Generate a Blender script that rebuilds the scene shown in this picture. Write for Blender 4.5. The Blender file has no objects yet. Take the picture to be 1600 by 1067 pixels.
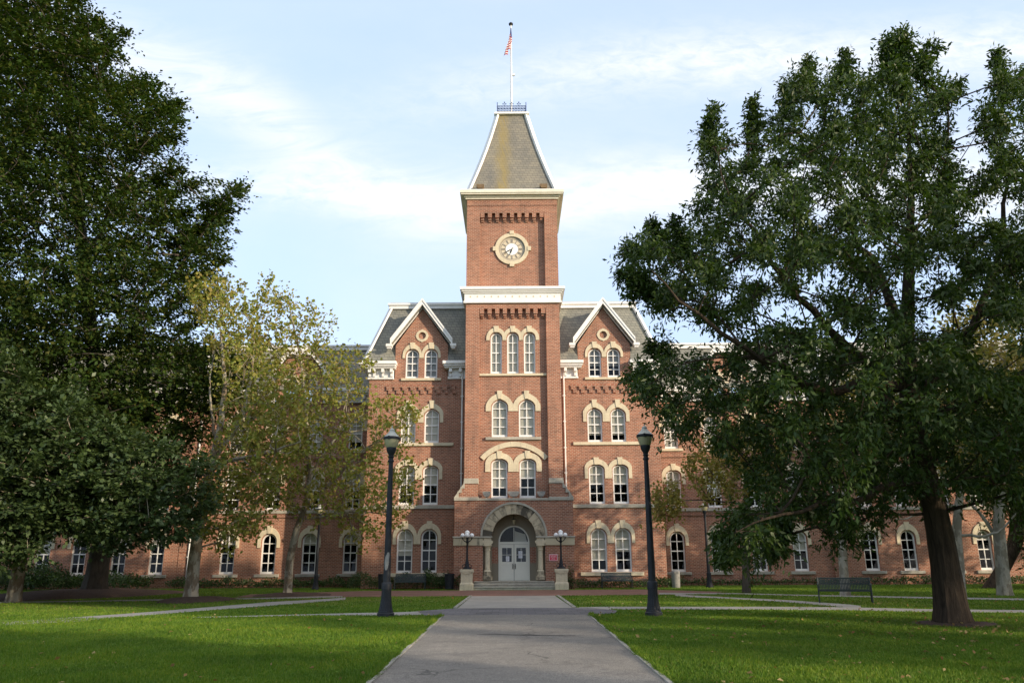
import bpy, math, random
import numpy as np
from mathutils import Vector, Matrix
from mathutils.geometry import tessellate_polygon

R = math.radians
rnd = random.Random(7)
C = bpy.context.scene.collection
SC = bpy.context.scene

# ------------------------------------------------------------------ camera
F = 1244.4
PITCH = math.atan(346.5 / F)
ROLL = 0.0056
CAMZ = 1.46
cP, sP = math.cos(PITCH), math.sin(PITCH)
cR, sR = math.cos(ROLL), math.sin(ROLL)
right0, down0, fwd = Vector((1, 0, 0)), Vector((0, sP, -cP)), Vector((0, cP, sP))
rgt = right0 * cR + down0 * sR
dwn = down0 * cR - right0 * sR
cam = bpy.data.objects.new('camera', bpy.data.cameras.new('camera'))
C.objects.link(cam)
cam.matrix_world = Matrix(((rgt.x, -dwn.x, -fwd.x, 0), (rgt.y, -dwn.y, -fwd.y, 0), (rgt.z, -dwn.z, -fwd.z, CAMZ), (0, 0, 0, 1)))
cam.data.sensor_width = 36
cam.data.lens = F / 1600 * 36
cam.data.clip_end = 3000
SC.camera = cam

# ------------------------------------------------------------------ light
SUN_EL, SUN_AZ = R(14), R(55)          # azimuth measured to the right of straight behind the camera
EXPOSURE = 1.36
SC.view_settings.view_transform = 'Standard'
SC.view_settings.look = 'None'
SC.view_settings.gamma = 1
SC.view_settings.exposure = EXPOSURE
sun = bpy.data.objects.new('sun', bpy.data.lights.new('sun', 'SUN'))
C.objects.link(sun)
sun.data.energy = 2.3
sun.data.angle = R(0.6)
sun.data.color = (1.0, 0.83, 0.62)
to_sun = Vector((math.sin(SUN_AZ) * math.cos(SUN_EL), -math.cos(SUN_AZ) * math.cos(SUN_EL), math.sin(SUN_EL)))
sun.rotation_euler = to_sun.to_track_quat('Z', 'Y').to_euler()
sun.location = (40, -40, 40)


def ray(px, py):
    u = (px - 800) / F
    v = (py - 533.5) / F
    u0 = u * cR - v * sR
    v0 = u * sR + v * cR
    return Vector((u0, cP + v0 * sP, sP - cP * v0))


def at(px, py, Y):
    r = ray(px, py)
    t = Y / r.y
    return Vector((r.x * t, Y, CAMZ + r.z * t))


SLOPE, FOLD = 0.0155, 24.5


def gz(y):
    return min(0.0, (y - FOLD) * SLOPE)


def gp(px, py):
    r = ray(px, py)
    t = -CAMZ / r.z
    if r.y * t < FOLD:
        t = (-FOLD * SLOPE - CAMZ) / (r.z - SLOPE * r.y)
    return (r.x * t, r.y * t)


# ------------------------------------------------------------------ node helpers
class NT:
    def __init__(self, tree):
        self.t = tree
        tree.nodes.clear()

    def n(self, typ, **kw):
        nd = self.t.nodes.new(typ)
        for k, v in kw.items():
            setattr(nd, k, v)
        return nd

    def put(self, sock, v):
        if v is None:
            return
        if hasattr(v, 'is_output'):
            self.t.links.new(v, sock)
        else:
            if isinstance(v, (tuple, list)) and len(v) == 3 and sock.type == 'RGBA':
                v = (*v, 1)
            sock.default_value = v

    def math(self, op, a, b=None, c=None, clamp=False):
        nd = self.n('ShaderNodeMath', operation=op, use_clamp=clamp)
        self.put(nd.inputs[0], a)
        self.put(nd.inputs[1], b)
        self.put(nd.inputs[2], c)
        return nd.outputs[0]

    def mix(self, f, a, b, blend='MIX'):
        nd = self.n('ShaderNodeMix', data_type='RGBA', blend_type=blend)
        self.put(nd.inputs[0], f)
        self.put(nd.inputs[6], a)
        self.put(nd.inputs[7], b)
        return nd.outputs[2]

    def sep(self, v):
        nd = self.n('ShaderNodeSeparateXYZ')
        self.put(nd.inputs[0], v)
        return nd.outputs

    def comb(self, x, y, z):
        nd = self.n('ShaderNodeCombineXYZ')
        for i, q in enumerate((x, y, z)):
            self.put(nd.inputs[i], q)
        return nd.outputs[0]

    def noise(self, vec, scale, detail=4, rough=0.55, dist=0.0):
        nd = self.n('ShaderNodeTexNoise')
        self.put(nd.inputs['Vector'], vec)
        nd.inputs['Scale'].default_value = scale
        nd.inputs['Detail'].default_value = detail
        nd.inputs['Roughness'].default_value = rough
        nd.inputs['Distortion'].default_value = dist
        return nd.outputs[0]

    def ramp(self, f, *stops):
        nd = self.n('ShaderNodeValToRGB')
        e = nd.color_ramp.elements
        while len(e) < len(stops):
            e.new(0.5)
        for el, (p, c) in zip(e, stops):
            el.position = p
            el.color = (*c, 1) if isinstance(c, tuple) else (c, c, c, 1)
        self.put(nd.inputs[0], f)
        return nd.outputs[0]

    def mapv(self, vec, scale=(1, 1, 1), rot=(0, 0, 0)):
        nd = self.n('ShaderNodeMapping')
        self.put(nd.inputs[0], vec)
        nd.inputs['Scale'].default_value = scale
        nd.inputs['Rotation'].default_value = rot
        return nd.outputs[0]

    def coord(self, which='Object'):
        return self.n('ShaderNodeTexCoord').outputs[which]

    def bump(self, h, strength=0.3, dist=0.02):
        nd = self.n('ShaderNodeBump')
        nd.inputs['Strength'].default_value = strength
        nd.inputs['Distance'].default_value = dist
        self.put(nd.inputs['Height'], h)
        return nd.outputs[0]

    def bsdf(self, color, rough=0.7, normal=None, metal=0.0, spec=0.4, emit=None, es=0.0):
        nd = self.n('ShaderNodeBsdfPrincipled')
        self.put(nd.inputs['Base Color'], color)
        self.put(nd.inputs['Roughness'], rough)
        self.put(nd.inputs['Metallic'], metal)
        self.put(nd.inputs['Specular IOR Level'], spec)
        if normal is not None:
            self.put(nd.inputs['Normal'], normal)
        if emit:
            self.put(nd.inputs['Emission Color'], emit)
            nd.inputs['Emission Strength'].default_value = es
        return nd.outputs[0]

    def out(self, sh):
        o = self.n('ShaderNodeOutputMaterial')
        self.t.links.new(sh, o.inputs[0])


def new_mat(name):
    m = bpy.data.materials.new(name)
    m.use_nodes = True
    return m, NT(m.node_tree)


# ------------------------------------------------------------------ sky
world = bpy.data.worlds.new('World')
SC.world = world
world.use_nodes = True
w = NT(world.node_tree)
sky = w.n('ShaderNodeTexSky', sky_type='NISHITA', sun_disc=False)
sky.sun_elevation = SUN_EL
sky.sun_rotation = math.atan2(to_sun.x, to_sun.y)
sky.altitude = 200
sky.air_density = 1.0
sky.dust_density = 1.5
sky.ozone_density = 1.0
d = w.sep(w.coord('Generated'))
yy = w.math('MAXIMUM', d[1], 0.05)
cu = w.math('DIVIDE', d[0], yy)      # gnomonic direction, fixed in the world
cw = w.math('DIVIDE', d[2], yy)
pz = w.math('ADD', w.math('ABSOLUTE', d[2]), 0.12)
pl = w.comb(w.math('DIVIDE', d[0], pz), w.math('DIVIDE', d[1], pz), 0)


def band(pts, wid):
    """a cirrus streak: curve of directions given by photo pixels -> (u, w)"""
    uv = []
    for p in pts:
        r = ray(*p)
        uv.append((r.x / r.y, r.z / r.y))
    fc = w.n('ShaderNodeFloatCurve')
    cv = fc.mapping.curves[0]
    fc.mapping.use_clip = False
    xs = [(u + 1) / 2 for u, _ in uv]
    while len(cv.points) < len(xs):
        cv.points.new(0.5, 0.5)
    for q, x, (u, ww) in zip(cv.points, xs, uv):
        q.location = (x, ww)
    fc.mapping.update()
    un = w.math('MULTIPLY_ADD', cu, 0.5, 0.5)
    w.put(fc.inputs['Value'], un)
    dd = w.math('DIVIDE', w.math('SUBTRACT', cw, fc.outputs[0]), wid)
    g = w.math('POWER', 2.718, w.math('MULTIPLY', w.math('MULTIPLY', dd, dd), -1.0))
    return g


wv = w.comb(cu, cw, 0)
n1 = w.noise(w.mapv(wv, (3.2, 12, 1), (0, 0, R(-26))), 2.0, 10, 0.66, 0.9)
n2 = w.noise(w.mapv(wv, (10, 22, 1), (0, 0, R(20))), 2.4, 10, 0.64, 0.5)
n3 = w.noise(pl, 0.8, 7, 0.6, 0.5)
b1 = band([(-200, -80), (150, 70), (400, 170), (560, 290), (700, 325), (950, 300), (1300, 280), (1900, 260)], 0.062)
b2 = band([(-200, 330), (300, 290), (560, 300), (800, 330), (1000, 290), (1250, 300), (1600, 330), (1900, 330)], 0.032)
b3 = band([(-200, 260), (300, 220), (600, 165), (800, 130), (1000, 100), (1250, 95), (1500, 80), (1800, 70)], 0.05)
cl1 = w.math('MULTIPLY', b1, w.ramp(n1, (0.30, 0.15), (0.62, 1.0)))
cl2 = w.math('MULTIPLY', w.math('MULTIPLY', b2, 0.7), w.ramp(n2, (0.35, 0.1), (0.6, 1.0)))
right_only = w.math('MULTIPLY_ADD', cu, 1.6, 0.55, clamp=True)
cl3 = w.math('MULTIPLY', w.math('MULTIPLY', b3, right_only), w.ramp(n2, (0.3, 0.15), (0.62, 1.0)))
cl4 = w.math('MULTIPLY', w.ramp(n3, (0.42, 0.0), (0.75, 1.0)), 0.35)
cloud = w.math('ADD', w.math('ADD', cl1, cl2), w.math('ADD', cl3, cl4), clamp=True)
fill_cloud = w.math('MULTIPLY', w.ramp(d[2], (0.62, 0.0), (0.85, 1.0)), w.ramp(n3, (0.2, 0.55), (0.7, 1.0)))  # warm white cloud added overhead, out of view, to brighten the ground
# a thin veil brightens the sky low down
veil = w.math('MULTIPLY_ADD', w.math('ABSOLUTE', d[2]), -0.12, 0.80, clamp=True)
SKYTINT = (0.93, 1.0, 1.12)
CLOUDC = (3.4, 3.42, 3.45)
VEILC = (2.30, 2.82, 3.75)
skyc = w.mix(1.0, sky.outputs[0], SKYTINT, 'MULTIPLY')
skyc = w.mix(veil, skyc, VEILC)
skyc = w.mix(w.math('MULTIPLY', cloud, 0.72), skyc, CLOUDC)
skyc = w.mix(w.math('MULTIPLY', fill_cloud, 0.9), skyc, (4.3, 4.1, 3.8))
bg = w.n('ShaderNodeBackground')
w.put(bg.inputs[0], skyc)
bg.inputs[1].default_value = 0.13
wo = w.n('ShaderNodeOutputWorld')
world.node_tree.links.new(bg.outputs[0], wo.inputs[0])

# ------------------------------------------------------------------ materials
M = {}


def wallvec(k):
    s = k.sep(k.coord())
    return k.comb(k.math('ADD', s[0], s[1]), s[2], 0), s


def brick_mat(name, c1, c2, mortar, bw=0.25, rh=0.095, stain=0.5):
    m, k = new_mat(name)
    v, s = wallvec(k)
    b = k.n('ShaderNodeTexBrick')
    k.put(b.inputs['Vector'], v)
    for nm, val in (('Color1', c1), ('Color2', c2), ('Mortar', mortar)):
        k.put(b.inputs[nm], val)
    b.inputs['Scale'].default_value = 1
    b.inputs['Mortar Size'].default_value = 0.017
    b.inputs['Mortar Smooth'].default_value = 0.1
    b.inputs['Bias'].default_value = 0.0
    b.inputs['Brick Width'].default_value = bw
    b.inputs['Row Height'].default_value = rh
    big = k.noise(v, 0.35, 5, 0.6)
    mid = k.noise(k.mapv(v, (1.2, 1.5, 1)), 1.0, 5, 0.65)
    streak = k.noise(k.mapv(v, (2.2, 0.25, 1)), 1.0, 4, 0.6)
    col = k.mix(1.0, b.outputs[0], k.ramp(big, (0.3, (0.82, 0.8, 0.8)), (0.7, (1.14, 1.1, 1.06))), 'MULTIPLY')
    col = k.mix(1.0, col, k.ramp(mid, (0.3, 0.9), (0.7, 1.09)), 'MULTIPLY')
    col = k.mix(k.ramp(streak, (0.52, 0.0), (0.78, stain)), col, (0.10, 0.075, 0.06))
    fine = k.noise(v, 22, 2, 0.6)
    col = k.mix(1.0, col, k.ramp(fine, (0.3, 0.75), (0.7, 1.25)), 'MULTIPLY')
    k.out(k.bsdf(col, 0.85, k.bump(b.outputs[1], -0.5, 0.008), spec=0.2))
    M[name] = m


brick_mat('brick', (0.36, 0.142, 0.085), (0.205, 0.074, 0.047), (0.38, 0.275, 0.205))


STAINED = {'stone': 0.45, 'grey_stone': 0.5, 'white_paint': 0.16, 'cream_paint': 0.25}


def noisy_mat(name, c1, c2, scale=3.0, rough=0.7, bump=0.15, stretch=(1, 1, 1), metal=0.0, spec=0.4, fine=0.0):
    m, k = new_mat(name)
    v = k.mapv(k.coord(), stretch)
    f = k.noise(v, scale, 6, 0.6)
    col = k.mix(k.ramp(f, (0.32, 0.0), (0.68, 1.0)), c1, c2)
    h = k.noise(v, scale * 8, 4, 0.6)
    if name in STAINED:
        wv_, s_ = wallvec(k)
        a_ = k.noise(k.mapv(wv_, (4.5, 0.8, 1)), 1.0, 6, 0.68)
        col = k.mix(k.ramp(a_, (0.52, 0.0), (0.78, STAINED[name])), col, (0.13, 0.115, 0.09))
    if fine:
        col = k.mix(1.0, col, k.ramp(h, (0.3, 1 - fine), (0.7, 1 + fine)), 'MULTIPLY')
    k.out(k.bsdf(col, rough, k.bump(h, bump, 0.02) if bump else None, metal, spec))
    M[name] = m


noisy_mat('stone', (0.62, 0.54, 0.385), (0.52, 0.45, 0.32), 1.6, 0.8, 0.2, fine=0.12)
noisy_mat('grey_stone', (0.42, 0.39, 0.32), (0.30, 0.28, 0.235), 1.6, 0.85, 0.25, fine=0.15)
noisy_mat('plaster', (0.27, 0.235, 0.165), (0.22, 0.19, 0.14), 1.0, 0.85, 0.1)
noisy_mat('white_paint', (0.80, 0.79, 0.76), (0.72, 0.71, 0.68), 1.5, 0.5, 0.03, fine=0.04)
noisy_mat('cream_paint', (0.72, 0.68, 0.56), (0.62, 0.58, 0.47), 1.2, 0.55, 0.04)
noisy_mat('dial_tan', (0.60, 0.52, 0.38), (0.52, 0.45, 0.33), 6, 0.6, 0.0)
noisy_mat('dial_grey', (0.34, 0.30, 0.25), (0.28, 0.25, 0.21), 6, 0.6, 0.0)
noisy_mat('dial_white', (0.80, 0.80, 0.77), (0.76, 0.76, 0.73), 6, 0.5, 0.0)
noisy_mat('black_metal', (0.012, 0.014, 0.018), (0.024, 0.027, 0.033), 5, 0.5, 0.05, fine=0.2, spec=0.22)
noisy_mat('bench_metal', (0.018, 0.028, 0.030), (0.028, 0.04, 0.042), 5, 0.45, 0.04)
noisy_mat('rail_metal', (0.04, 0.07, 0.17), (0.05, 0.09, 0.2), 4, 0.5, 0.0)
noisy_mat('galv_metal', (0.42, 0.43, 0.39), (0.33, 0.34, 0.31), 5, 0.5, 0.0, metal=0.25)
noisy_mat('spot_metal', (0.20, 0.13, 0.06), (0.12, 0.08, 0.04), 5, 0.5, 0.0)
noisy_mat('door_paint', (0.70, 0.68, 0.58), (0.66, 0.64, 0.55), 2, 0.45, 0.0)
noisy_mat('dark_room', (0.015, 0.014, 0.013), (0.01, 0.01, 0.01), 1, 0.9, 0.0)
noisy_mat('blind', (0.66, 0.60, 0.48), (0.60, 0.55, 0.45), 0.6, 0.9, 0.0)
noisy_mat('dark_blind', (0.32, 0.31, 0.29), (0.26, 0.26, 0.25), 0.6, 0.9, 0.0)
noisy_mat('paper', (0.75, 0.76, 0.80), (0.7, 0.7, 0.75), 3, 0.8, 0.0)
noisy_mat('ink', (0.16, 0.16, 0.18), (0.2, 0.2, 0.22), 3, 0.8, 0.0)
noisy_mat('sign_red', (0.62, 0.05, 0.09), (0.58, 0.045, 0.08), 3, 0.5, 0.0)
noisy_mat('sign_white', (0.72, 0.55, 0.55), (0.72, 0.52, 0.54), 3, 0.5, 0.0)
noisy_mat('flag_red', (0.28, 0.015, 0.025), (0.24, 0.012, 0.02), 3, 0.8, 0.0)
noisy_mat('flag_white', (0.46, 0.44, 0.44), (0.40, 0.39, 0.39), 3, 0.8, 0.0)
noisy_mat('flag_blue', (0.02, 0.035, 0.13), (0.02, 0.03, 0.11), 3, 0.8, 0.0)
noisy_mat('globe_white', (0.85, 0.85, 0.85), (0.82, 0.82, 0.82), 3, 0.3, 0.0)
noisy_mat('can_concrete', (0.27, 0.265, 0.25), (0.20, 0.195, 0.185), 8, 0.9, 0.3, fine=0.25)
noisy_mat('concrete', (0.29, 0.275, 0.245), (0.22, 0.21, 0.19), 0.9, 0.9, 0.2, fine=0.15)
noisy_mat('kerb_concrete', (0.34, 0.325, 0.28), (0.17, 0.165, 0.14), 2.5, 0.9, 0.3, fine=0.2)
noisy_mat('mulch', (0.055, 0.032, 0.02), (0.10, 0.06, 0.038), 6, 0.95, 0.9, fine=0.45)
noisy_mat('crack_dark', (0.03, 0.03, 0.03), (0.05, 0.05, 0.05), 5, 0.95, 0.2)
noisy_mat('glass_lamp', (0.42, 0.38, 0.24), (0.30, 0.28, 0.18), 3, 0.18, 0.05, spec=0.6)
noisy_mat('wood_dark', (0.02, 0.018, 0.015), (0.03, 0.028, 0.025), 3, 0.7, 0.0)


def slate_mat(name, c1, c2, mortar, moss=False):
    m, k = new_mat(name)
    v, s = wallvec(k)
    b = k.n('ShaderNodeTexBrick')
    k.put(b.inputs['Vector'], v)
    for nm, val in (('Color1', c1), ('Color2', c2), ('Mortar', mortar)):
        k.put(b.inputs[nm], val)
    b.inputs['Scale'].default_value = 1
    b.inputs['Mortar Size'].default_value = 0.012
    b.inputs['Brick Width'].default_value = 0.34
    b.inputs['Row Height'].default_value = 0.21
    big = k.noise(k.mapv(v, (1, 0.4, 1)), 0.8, 5, 0.6)
    col = k.mix(1.0, b.outputs[0], k.ramp(big, (0.3, (0.8, 0.82, 0.86)), (0.7, (1.2, 1.17, 1.08))), 'MULTIPLY')
    if moss:
        cx = k.math('MULTIPLY', k.math('ADD', s[0], 0.62), 1.0)
        wob = k.math('MULTIPLY', k.math('SUBTRACT', k.noise(k.mapv(v, (0.5, 0.6, 1)), 1.0, 3), 0.5), 0.8)
        q = k.math('DIVIDE', k.math('ADD', cx, wob), 0.42)
        g = k.math('POWER', 2.718, k.math('MULTIPLY', k.math('MULTIPLY', q, q), -1))
        st = k.noise(k.mapv(v, (7, 0.35, 1)), 1.0, 4, 0.65)
        f = k.math('MULTIPLY', g, k.ramp(st, (0.3, 0.15), (0.65, 0.9)))
        col = k.mix(f, col, (0.27, 0.20, 0.055))
    k.out(k.bsdf(col, 0.6, k.bump(b.outputs[1], -0.6, 0.015), spec=0.35))
    M[name] = m


slate_mat('slate', (0.235, 0.23, 0.195), (0.175, 0.178, 0.155), (0.075, 0.075, 0.07))
slate_mat('tower_slate', (0.225, 0.205, 0.165), (0.175, 0.165, 0.14), (0.09, 0.085, 0.07), True)

# weathered stone of the entrance arch: dark soot patches
m, k = new_mat('arch_stone')
v = k.coord()
f = k.noise(k.mapv(v, (1.6, 1.6, 1.2)), 1.7, 6, 0.65)
isl = k.n('ShaderNodeNewGeometry').outputs['Random Per Island']
f = k.math('ADD', k.math('MULTIPLY', f, 0.75), k.math('MULTIPLY', isl, 0.32))
col = k.mix(k.ramp(f, (0.44, 0.0), (0.62, 1.0)), (0.085, 0.075, 0.058), (0.46, 0.39, 0.275))
k.out(k.bsdf(col, 0.85, k.bump(k.noise(v, 14, 4), 0.3, 0.03), spec=0.2))
M['arch_stone'] = m
m, k = new_mat('streaked_stone')
v, s = wallvec(k)
f = k.noise(k.mapv(v, (3.2, 0.5, 1)), 1.3, 5, 0.65)
col = k.mix(k.ramp(f, (0.34, 0.0), (0.46, 1.0)), (0.09, 0.085, 0.07), (0.50, 0.44, 0.31))
k.out(k.bsdf(col, 0.85, k.bump(k.noise(v, 14, 4), 0.25, 0.02), spec=0.2))
M['streaked_stone'] = m

# window glass: clear, with reflections
m, k = new_mat('glass')
tr = k.n('ShaderNodeBsdfTransparent')
tr.inputs[0].default_value = (0.88, 0.9, 0.9, 1)
gl = k.n('ShaderNodeBsdfGlossy')
gl.inputs[0].default_value = (0.9, 0.95, 1.0, 1)
gl.inputs['Roughness'].default_value = 0.02
k.put(gl.inputs['Normal'], k.bump(k.noise(k.coord(), 1.7, 2), 0.12, 0.03))
fr = k.n('ShaderNodeFresnel')
fr.inputs[0].default_value = 1.5
mx = k.n('ShaderNodeMixShader')
k.put(mx.inputs[0], k.math('MULTIPLY_ADD', fr.outputs[0], 0.5, 0.0))
k.t.links.new(tr.outputs[0], mx.inputs[1])
k.t.links.new(gl.outputs[0], mx.inputs[2])
k.out(mx.outputs[0])
M['glass'] = m

# asphalt walk
m, k = new_mat('asphalt')
v = k.coord()
f = k.noise(v, 0.22, 5, 0.6)
g = k.noise(v, 45, 2, 0.75)
g2 = k.noise(v, 7, 5, 0.7)
st = k.noise(k.mapv(v, (0.35, 1.1, 1)), 0.8, 7, 0.68, 0.6)
st2 = k.noise(k.mapv(v, (1, 0.8, 1)), 0.55, 6, 0.7, 0.8)
col = k.mix(k.ramp(f, (0.35, 0.0), (0.65, 1.0)), (0.155, 0.145, 0.13), (0.225, 0.207, 0.18))
col = k.mix(k.ramp(st, (0.50, 0.0), (0.66, 0.55)), col, (0.115, 0.11, 0.105))
col = k.mix(k.ramp(st2, (0.57, 0.0), (0.60, 0.45)), col, (0.13, 0.12, 0.11))
vo = k.n('ShaderNodeTexVoronoi', feature='DISTANCE_TO_EDGE')
wob = k.n('ShaderNodeTexNoise')
wob.inputs['Scale'].default_value = 1.4
wob.inputs['Detail'].default_value = 6
k.put(wob.inputs['Vector'], v)
add = k.n('ShaderNodeVectorMath', operation='MULTIPLY_ADD')
k.put(add.inputs[0], wob.outputs['Color'])
add.inputs[1].default_value = (0.9, 0.9, 0.9)
k.put(add.inputs[2], v)
k.put(vo.inputs['Vector'], add.outputs[0])
vo.inputs['Scale'].default_value = 0.34
crk = k.ramp(vo.outputs['Distance'], (0.004, 1.0), (0.011, 0.0))
crk = k.math('MULTIPLY', crk, k.ramp(k.noise(v, 0.5, 3), (0.48, 0.0), (0.60, 0.7)))
col = k.mix(crk, col, (0.05, 0.048, 0.045))
col = k.mix(1.0, col, k.ramp(g2, (0.3, 0.86), (0.7, 1.14)), 'MULTIPLY')
col = k.mix(1.0, col, k.ramp(g, (0.3, 0.5), (0.7, 1.5)), 'MULTIPLY')
k.out(k.bsdf(col, 0.9, k.bump(g, 0.5, 0.01), spec=0.25))
M['asphalt'] = m


def paver_mat(name, c1, c2, mortar, bw, rh):
    m, k = new_mat(name)
    v = k.coord()
    b = k.n('ShaderNodeTexBrick')
    k.put(b.inputs['Vector'], v)
    for nm, val in (('Color1', c1), ('Color2', c2), ('Mortar', mortar)):
        k.put(b.inputs[nm], val)
    b.inputs['Scale'].default_value = 1
    b.inputs['Mortar Size'].default_value = 0.01
    b.inputs['Brick Width'].default_value = bw
    b.inputs['Row Height'].default_value = rh
    f = k.noise(v, 0.7, 5, 0.6)
    col = k.mix(1.0, b.outputs[0], k.ramp(f, (0.3, 0.75), (0.7, 1.25)), 'MULTIPLY')
    k.out(k.bsdf(col, 0.85, k.bump(b.outputs[1], -0.4, 0.01), spec=0.25))
    M[name] = m


paver_mat('dark_pavers', (0.135, 0.13, 0.135), (0.10, 0.098, 0.105), (0.06, 0.06, 0.06), 0.45, 0.6)
paver_mat('brick_pavers', (0.23, 0.115, 0.085), (0.17, 0.085, 0.065), (0.12, 0.09, 0.075), 0.2, 0.1)

# lawn
m, k = new_mat('lawn')
v = k.coord()
s = k.sep(v)
big = k.noise(v, 0.16, 4, 0.55)
mid = k.noise(k.mapv(v, (1, 0.55, 1)), 1.3, 5, 0.65)
fine = k.noise(k.mapv(v, (1, 0.35, 1)), 26, 3, 0.7)
col = k.mix(k.ramp(big, (0.35, 0.0), (0.65, 1.0)), (0.062, 0.126, 0.010), (0.105, 0.172, 0.015))
col = k.mix(k.ramp(mid, (0.35, 0.0), (0.75, 0.6)), col, (0.13, 0.215, 0.028))


def patch(x, y, rx, ry):
    a = k.math('DIVIDE', k.math('SUBTRACT', s[0], x), rx)
    b = k.math('DIVIDE', k.math('SUBTRACT', s[1], y), ry)
    r2 = k.math('ADD', k.math('MULTIPLY', a, a), k.math('MULTIPLY', b, b))
    return k.math('POWER', 2.718, k.math('MULTIPLY', r2, -1))


dn = k.ramp(k.noise(k.mapv(v, (1, 0.5, 1)), 0.9, 7, 0.72), (0.36, 0.0), (0.60, 1.0))
dry = k.math('MAXIMUM', patch(-16.5, 31.0, 6.5, 3.6), k.math('MULTIPLY', patch(-10, 36, 8, 4.5), 0.75))
dry = k.math('MAXIMUM', dry, k.math('MULTIPLY', patch(11.5, 20.8, 2.6, 1.6), 0.9))
dry = k.math('MAXIMUM', dry, k.math('MULTIPLY', patch(13, 31, 5, 4), 0.6))
dry = k.math('MAXIMUM', dry, k.math('MULTIPLY', patch(4, 32, 3, 4), 0.35))
dry = k.math('MAXIMUM', dry, k.math('MULTIPLY', patch(5.2, 16.5, 1.6, 0.8), 0.5))
col = k.mix(k.math('MULTIPLY', dry, dn), col, (0.19, 0.135, 0.055))
col = k.mix(1.0, col, k.ramp(fine, (0.25, 0.45), (0.75, 1.5)), 'MULTIPLY')
k.out(k.bsdf(col, 0.9, k.bump(fine, 0.8, 0.05), spec=0.15))
M['lawn'] = m


def leaf_mat(name, cols, trans=0.35, gloss=0.45, rough=0.5):
    m, k = new_mat(name)
    ri = k.n('ShaderNodeNewGeometry').outputs['Random Per Island']
    n = len(cols)
    col = k.ramp(ri, *[((i / (n - 1)), c) for i, c in enumerate(cols)])
    big = k.noise(k.coord(), 0.35 if name != 'grass_blade' else 0.55, 5)
    col = k.mix(1.0, col, k.ramp(big, (0.3, 0.78), (0.7, 1.22)) if name != 'grass_blade' else k.ramp(big, (0.32, (0.66, 0.74, 0.8)), (0.5, (1, 1, 1)), (0.68, (1.35, 1.18, 1.1))), 'MULTIPLY')
    p = k.bsdf(col, rough, spec=gloss)
    t = k.n('ShaderNodeBsdfTranslucent')
    k.put(t.inputs[0], k.mix(1.0, col, (1.2, 1.25, 0.6), 'MULTIPLY'))
    mx = k.n('ShaderNodeMixShader')
    mx.inputs[0].default_value = trans
    k.t.links.new(p, mx.inputs[1])
    k.t.links.new(t.outputs[0], mx.inputs[2])
    k.out(mx.outputs[0])
    M[name] = m


leaf_mat('oak_leaf', [(0.022, 0.045, 0.007), (0.032, 0.061, 0.010), (0.045, 0.080, 0.013), (0.064, 0.096, 0.018)], 0.3, 0.35, 0.5)
leaf_mat('beech_leaf', [(0.019, 0.038, 0.006), (0.029, 0.055, 0.009), (0.040, 0.070, 0.011), (0.070, 0.072, 0.013)], 0.28, 0.15, 0.6)
leaf_mat('near_leaf', [(0.030, 0.052, 0.018), (0.045, 0.075, 0.026), (0.062, 0.096, 0.034), (0.085, 0.12, 0.04)], 0.3, 0.35, 0.45)
leaf_mat('sycamore_leaf', [(0.13, 0.165, 0.028), (0.19, 0.215, 0.04), (0.24, 0.245, 0.05), (0.28, 0.235, 0.055), (0.19, 0.14, 0.042)], 0.35, 0.25, 0.6)
leaf_mat('yellow_leaf', [(0.15, 0.155, 0.04), (0.21, 0.195, 0.05), (0.26, 0.215, 0.06), (0.20, 0.14, 0.055)], 0.35, 0.25, 0.6)
leaf_mat('shrub_leaf', [(0.02, 0.045, 0.012), (0.035, 0.07, 0.018), (0.055, 0.10, 0.026), (0.08, 0.13, 0.035)], 0.25, 0.35, 0.5)
leaf_mat('grass_blade', [(0.062, 0.132, 0.008), (0.085, 0.166, 0.010), (0.115, 0.195, 0.015), (0.17, 0.21, 0.03)], 0.3, 0.25, 0.6)
leaf_mat('dead_leaf', [(0.16, 0.085, 0.03), (0.26, 0.16, 0.06), (0.38, 0.28, 0.13), (0.13, 0.06, 0.025)], 0.2, 0.2, 0.8)


def bark_mat(name, c1, c2, vs, patchy=None):
    m, k = new_mat(name)
    v = k.mapv(k.coord(), (1, 1, vs))
    f = k.noise(v, 9, 6, 0.7, 0.5)
    col = k.mix(k.ramp(f, (0.35, 0.0), (0.65, 1.0)), c1, c2)
    if patchy:
        q = k.noise(k.mapv(k.coord(), (1, 1, 0.6)), 3.2, 4, 0.6)
        col = k.mix(k.ramp(q, (0.47, 0.0), (0.53, 1.0)), col, patchy)
    k.out(k.bsdf(col, 0.9, k.bump(f, 0.9, 0.06), spec=0.15))
    M[name] = m


bark_mat('oak_bark', (0.024, 0.018, 0.013), (0.078, 0.056, 0.038), 0.14)
bark_mat('beech_bark', (0.055, 0.046, 0.037), (0.095, 0.08, 0.062), 0.3)
bark_mat('sycamore_bark', (0.13, 0.098, 0.065), (0.20, 0.16, 0.11), 0.4, (0.29, 0.26, 0.20))
bark_mat('pale_bark', (0.26, 0.24, 0.19), (0.34, 0.32, 0.27), 0.4, (0.20, 0.18, 0.14))

# ------------------------------------------------------------------ mesh builder
ORIGIN = {}


def tag(o, label=None, cat=None, group=None, kind=None):
    for a, b in (('label', label), ('category', cat), ('group', group), ('kind', kind)):
        if b:
            o[a] = b
    return o


def thing(name, label, cat, loc=(0, 0, 0), rz=0.0, group=None):
    o = bpy.data.objects.new(name, None)
    o.empty_display_size = 0.2
    C.objects.link(o)
    o.location = loc
    o.rotation_euler = (0, 0, rz)
    ORIGIN[o.name] = Vector(loc)
    return tag(o, label, cat, group)


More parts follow.
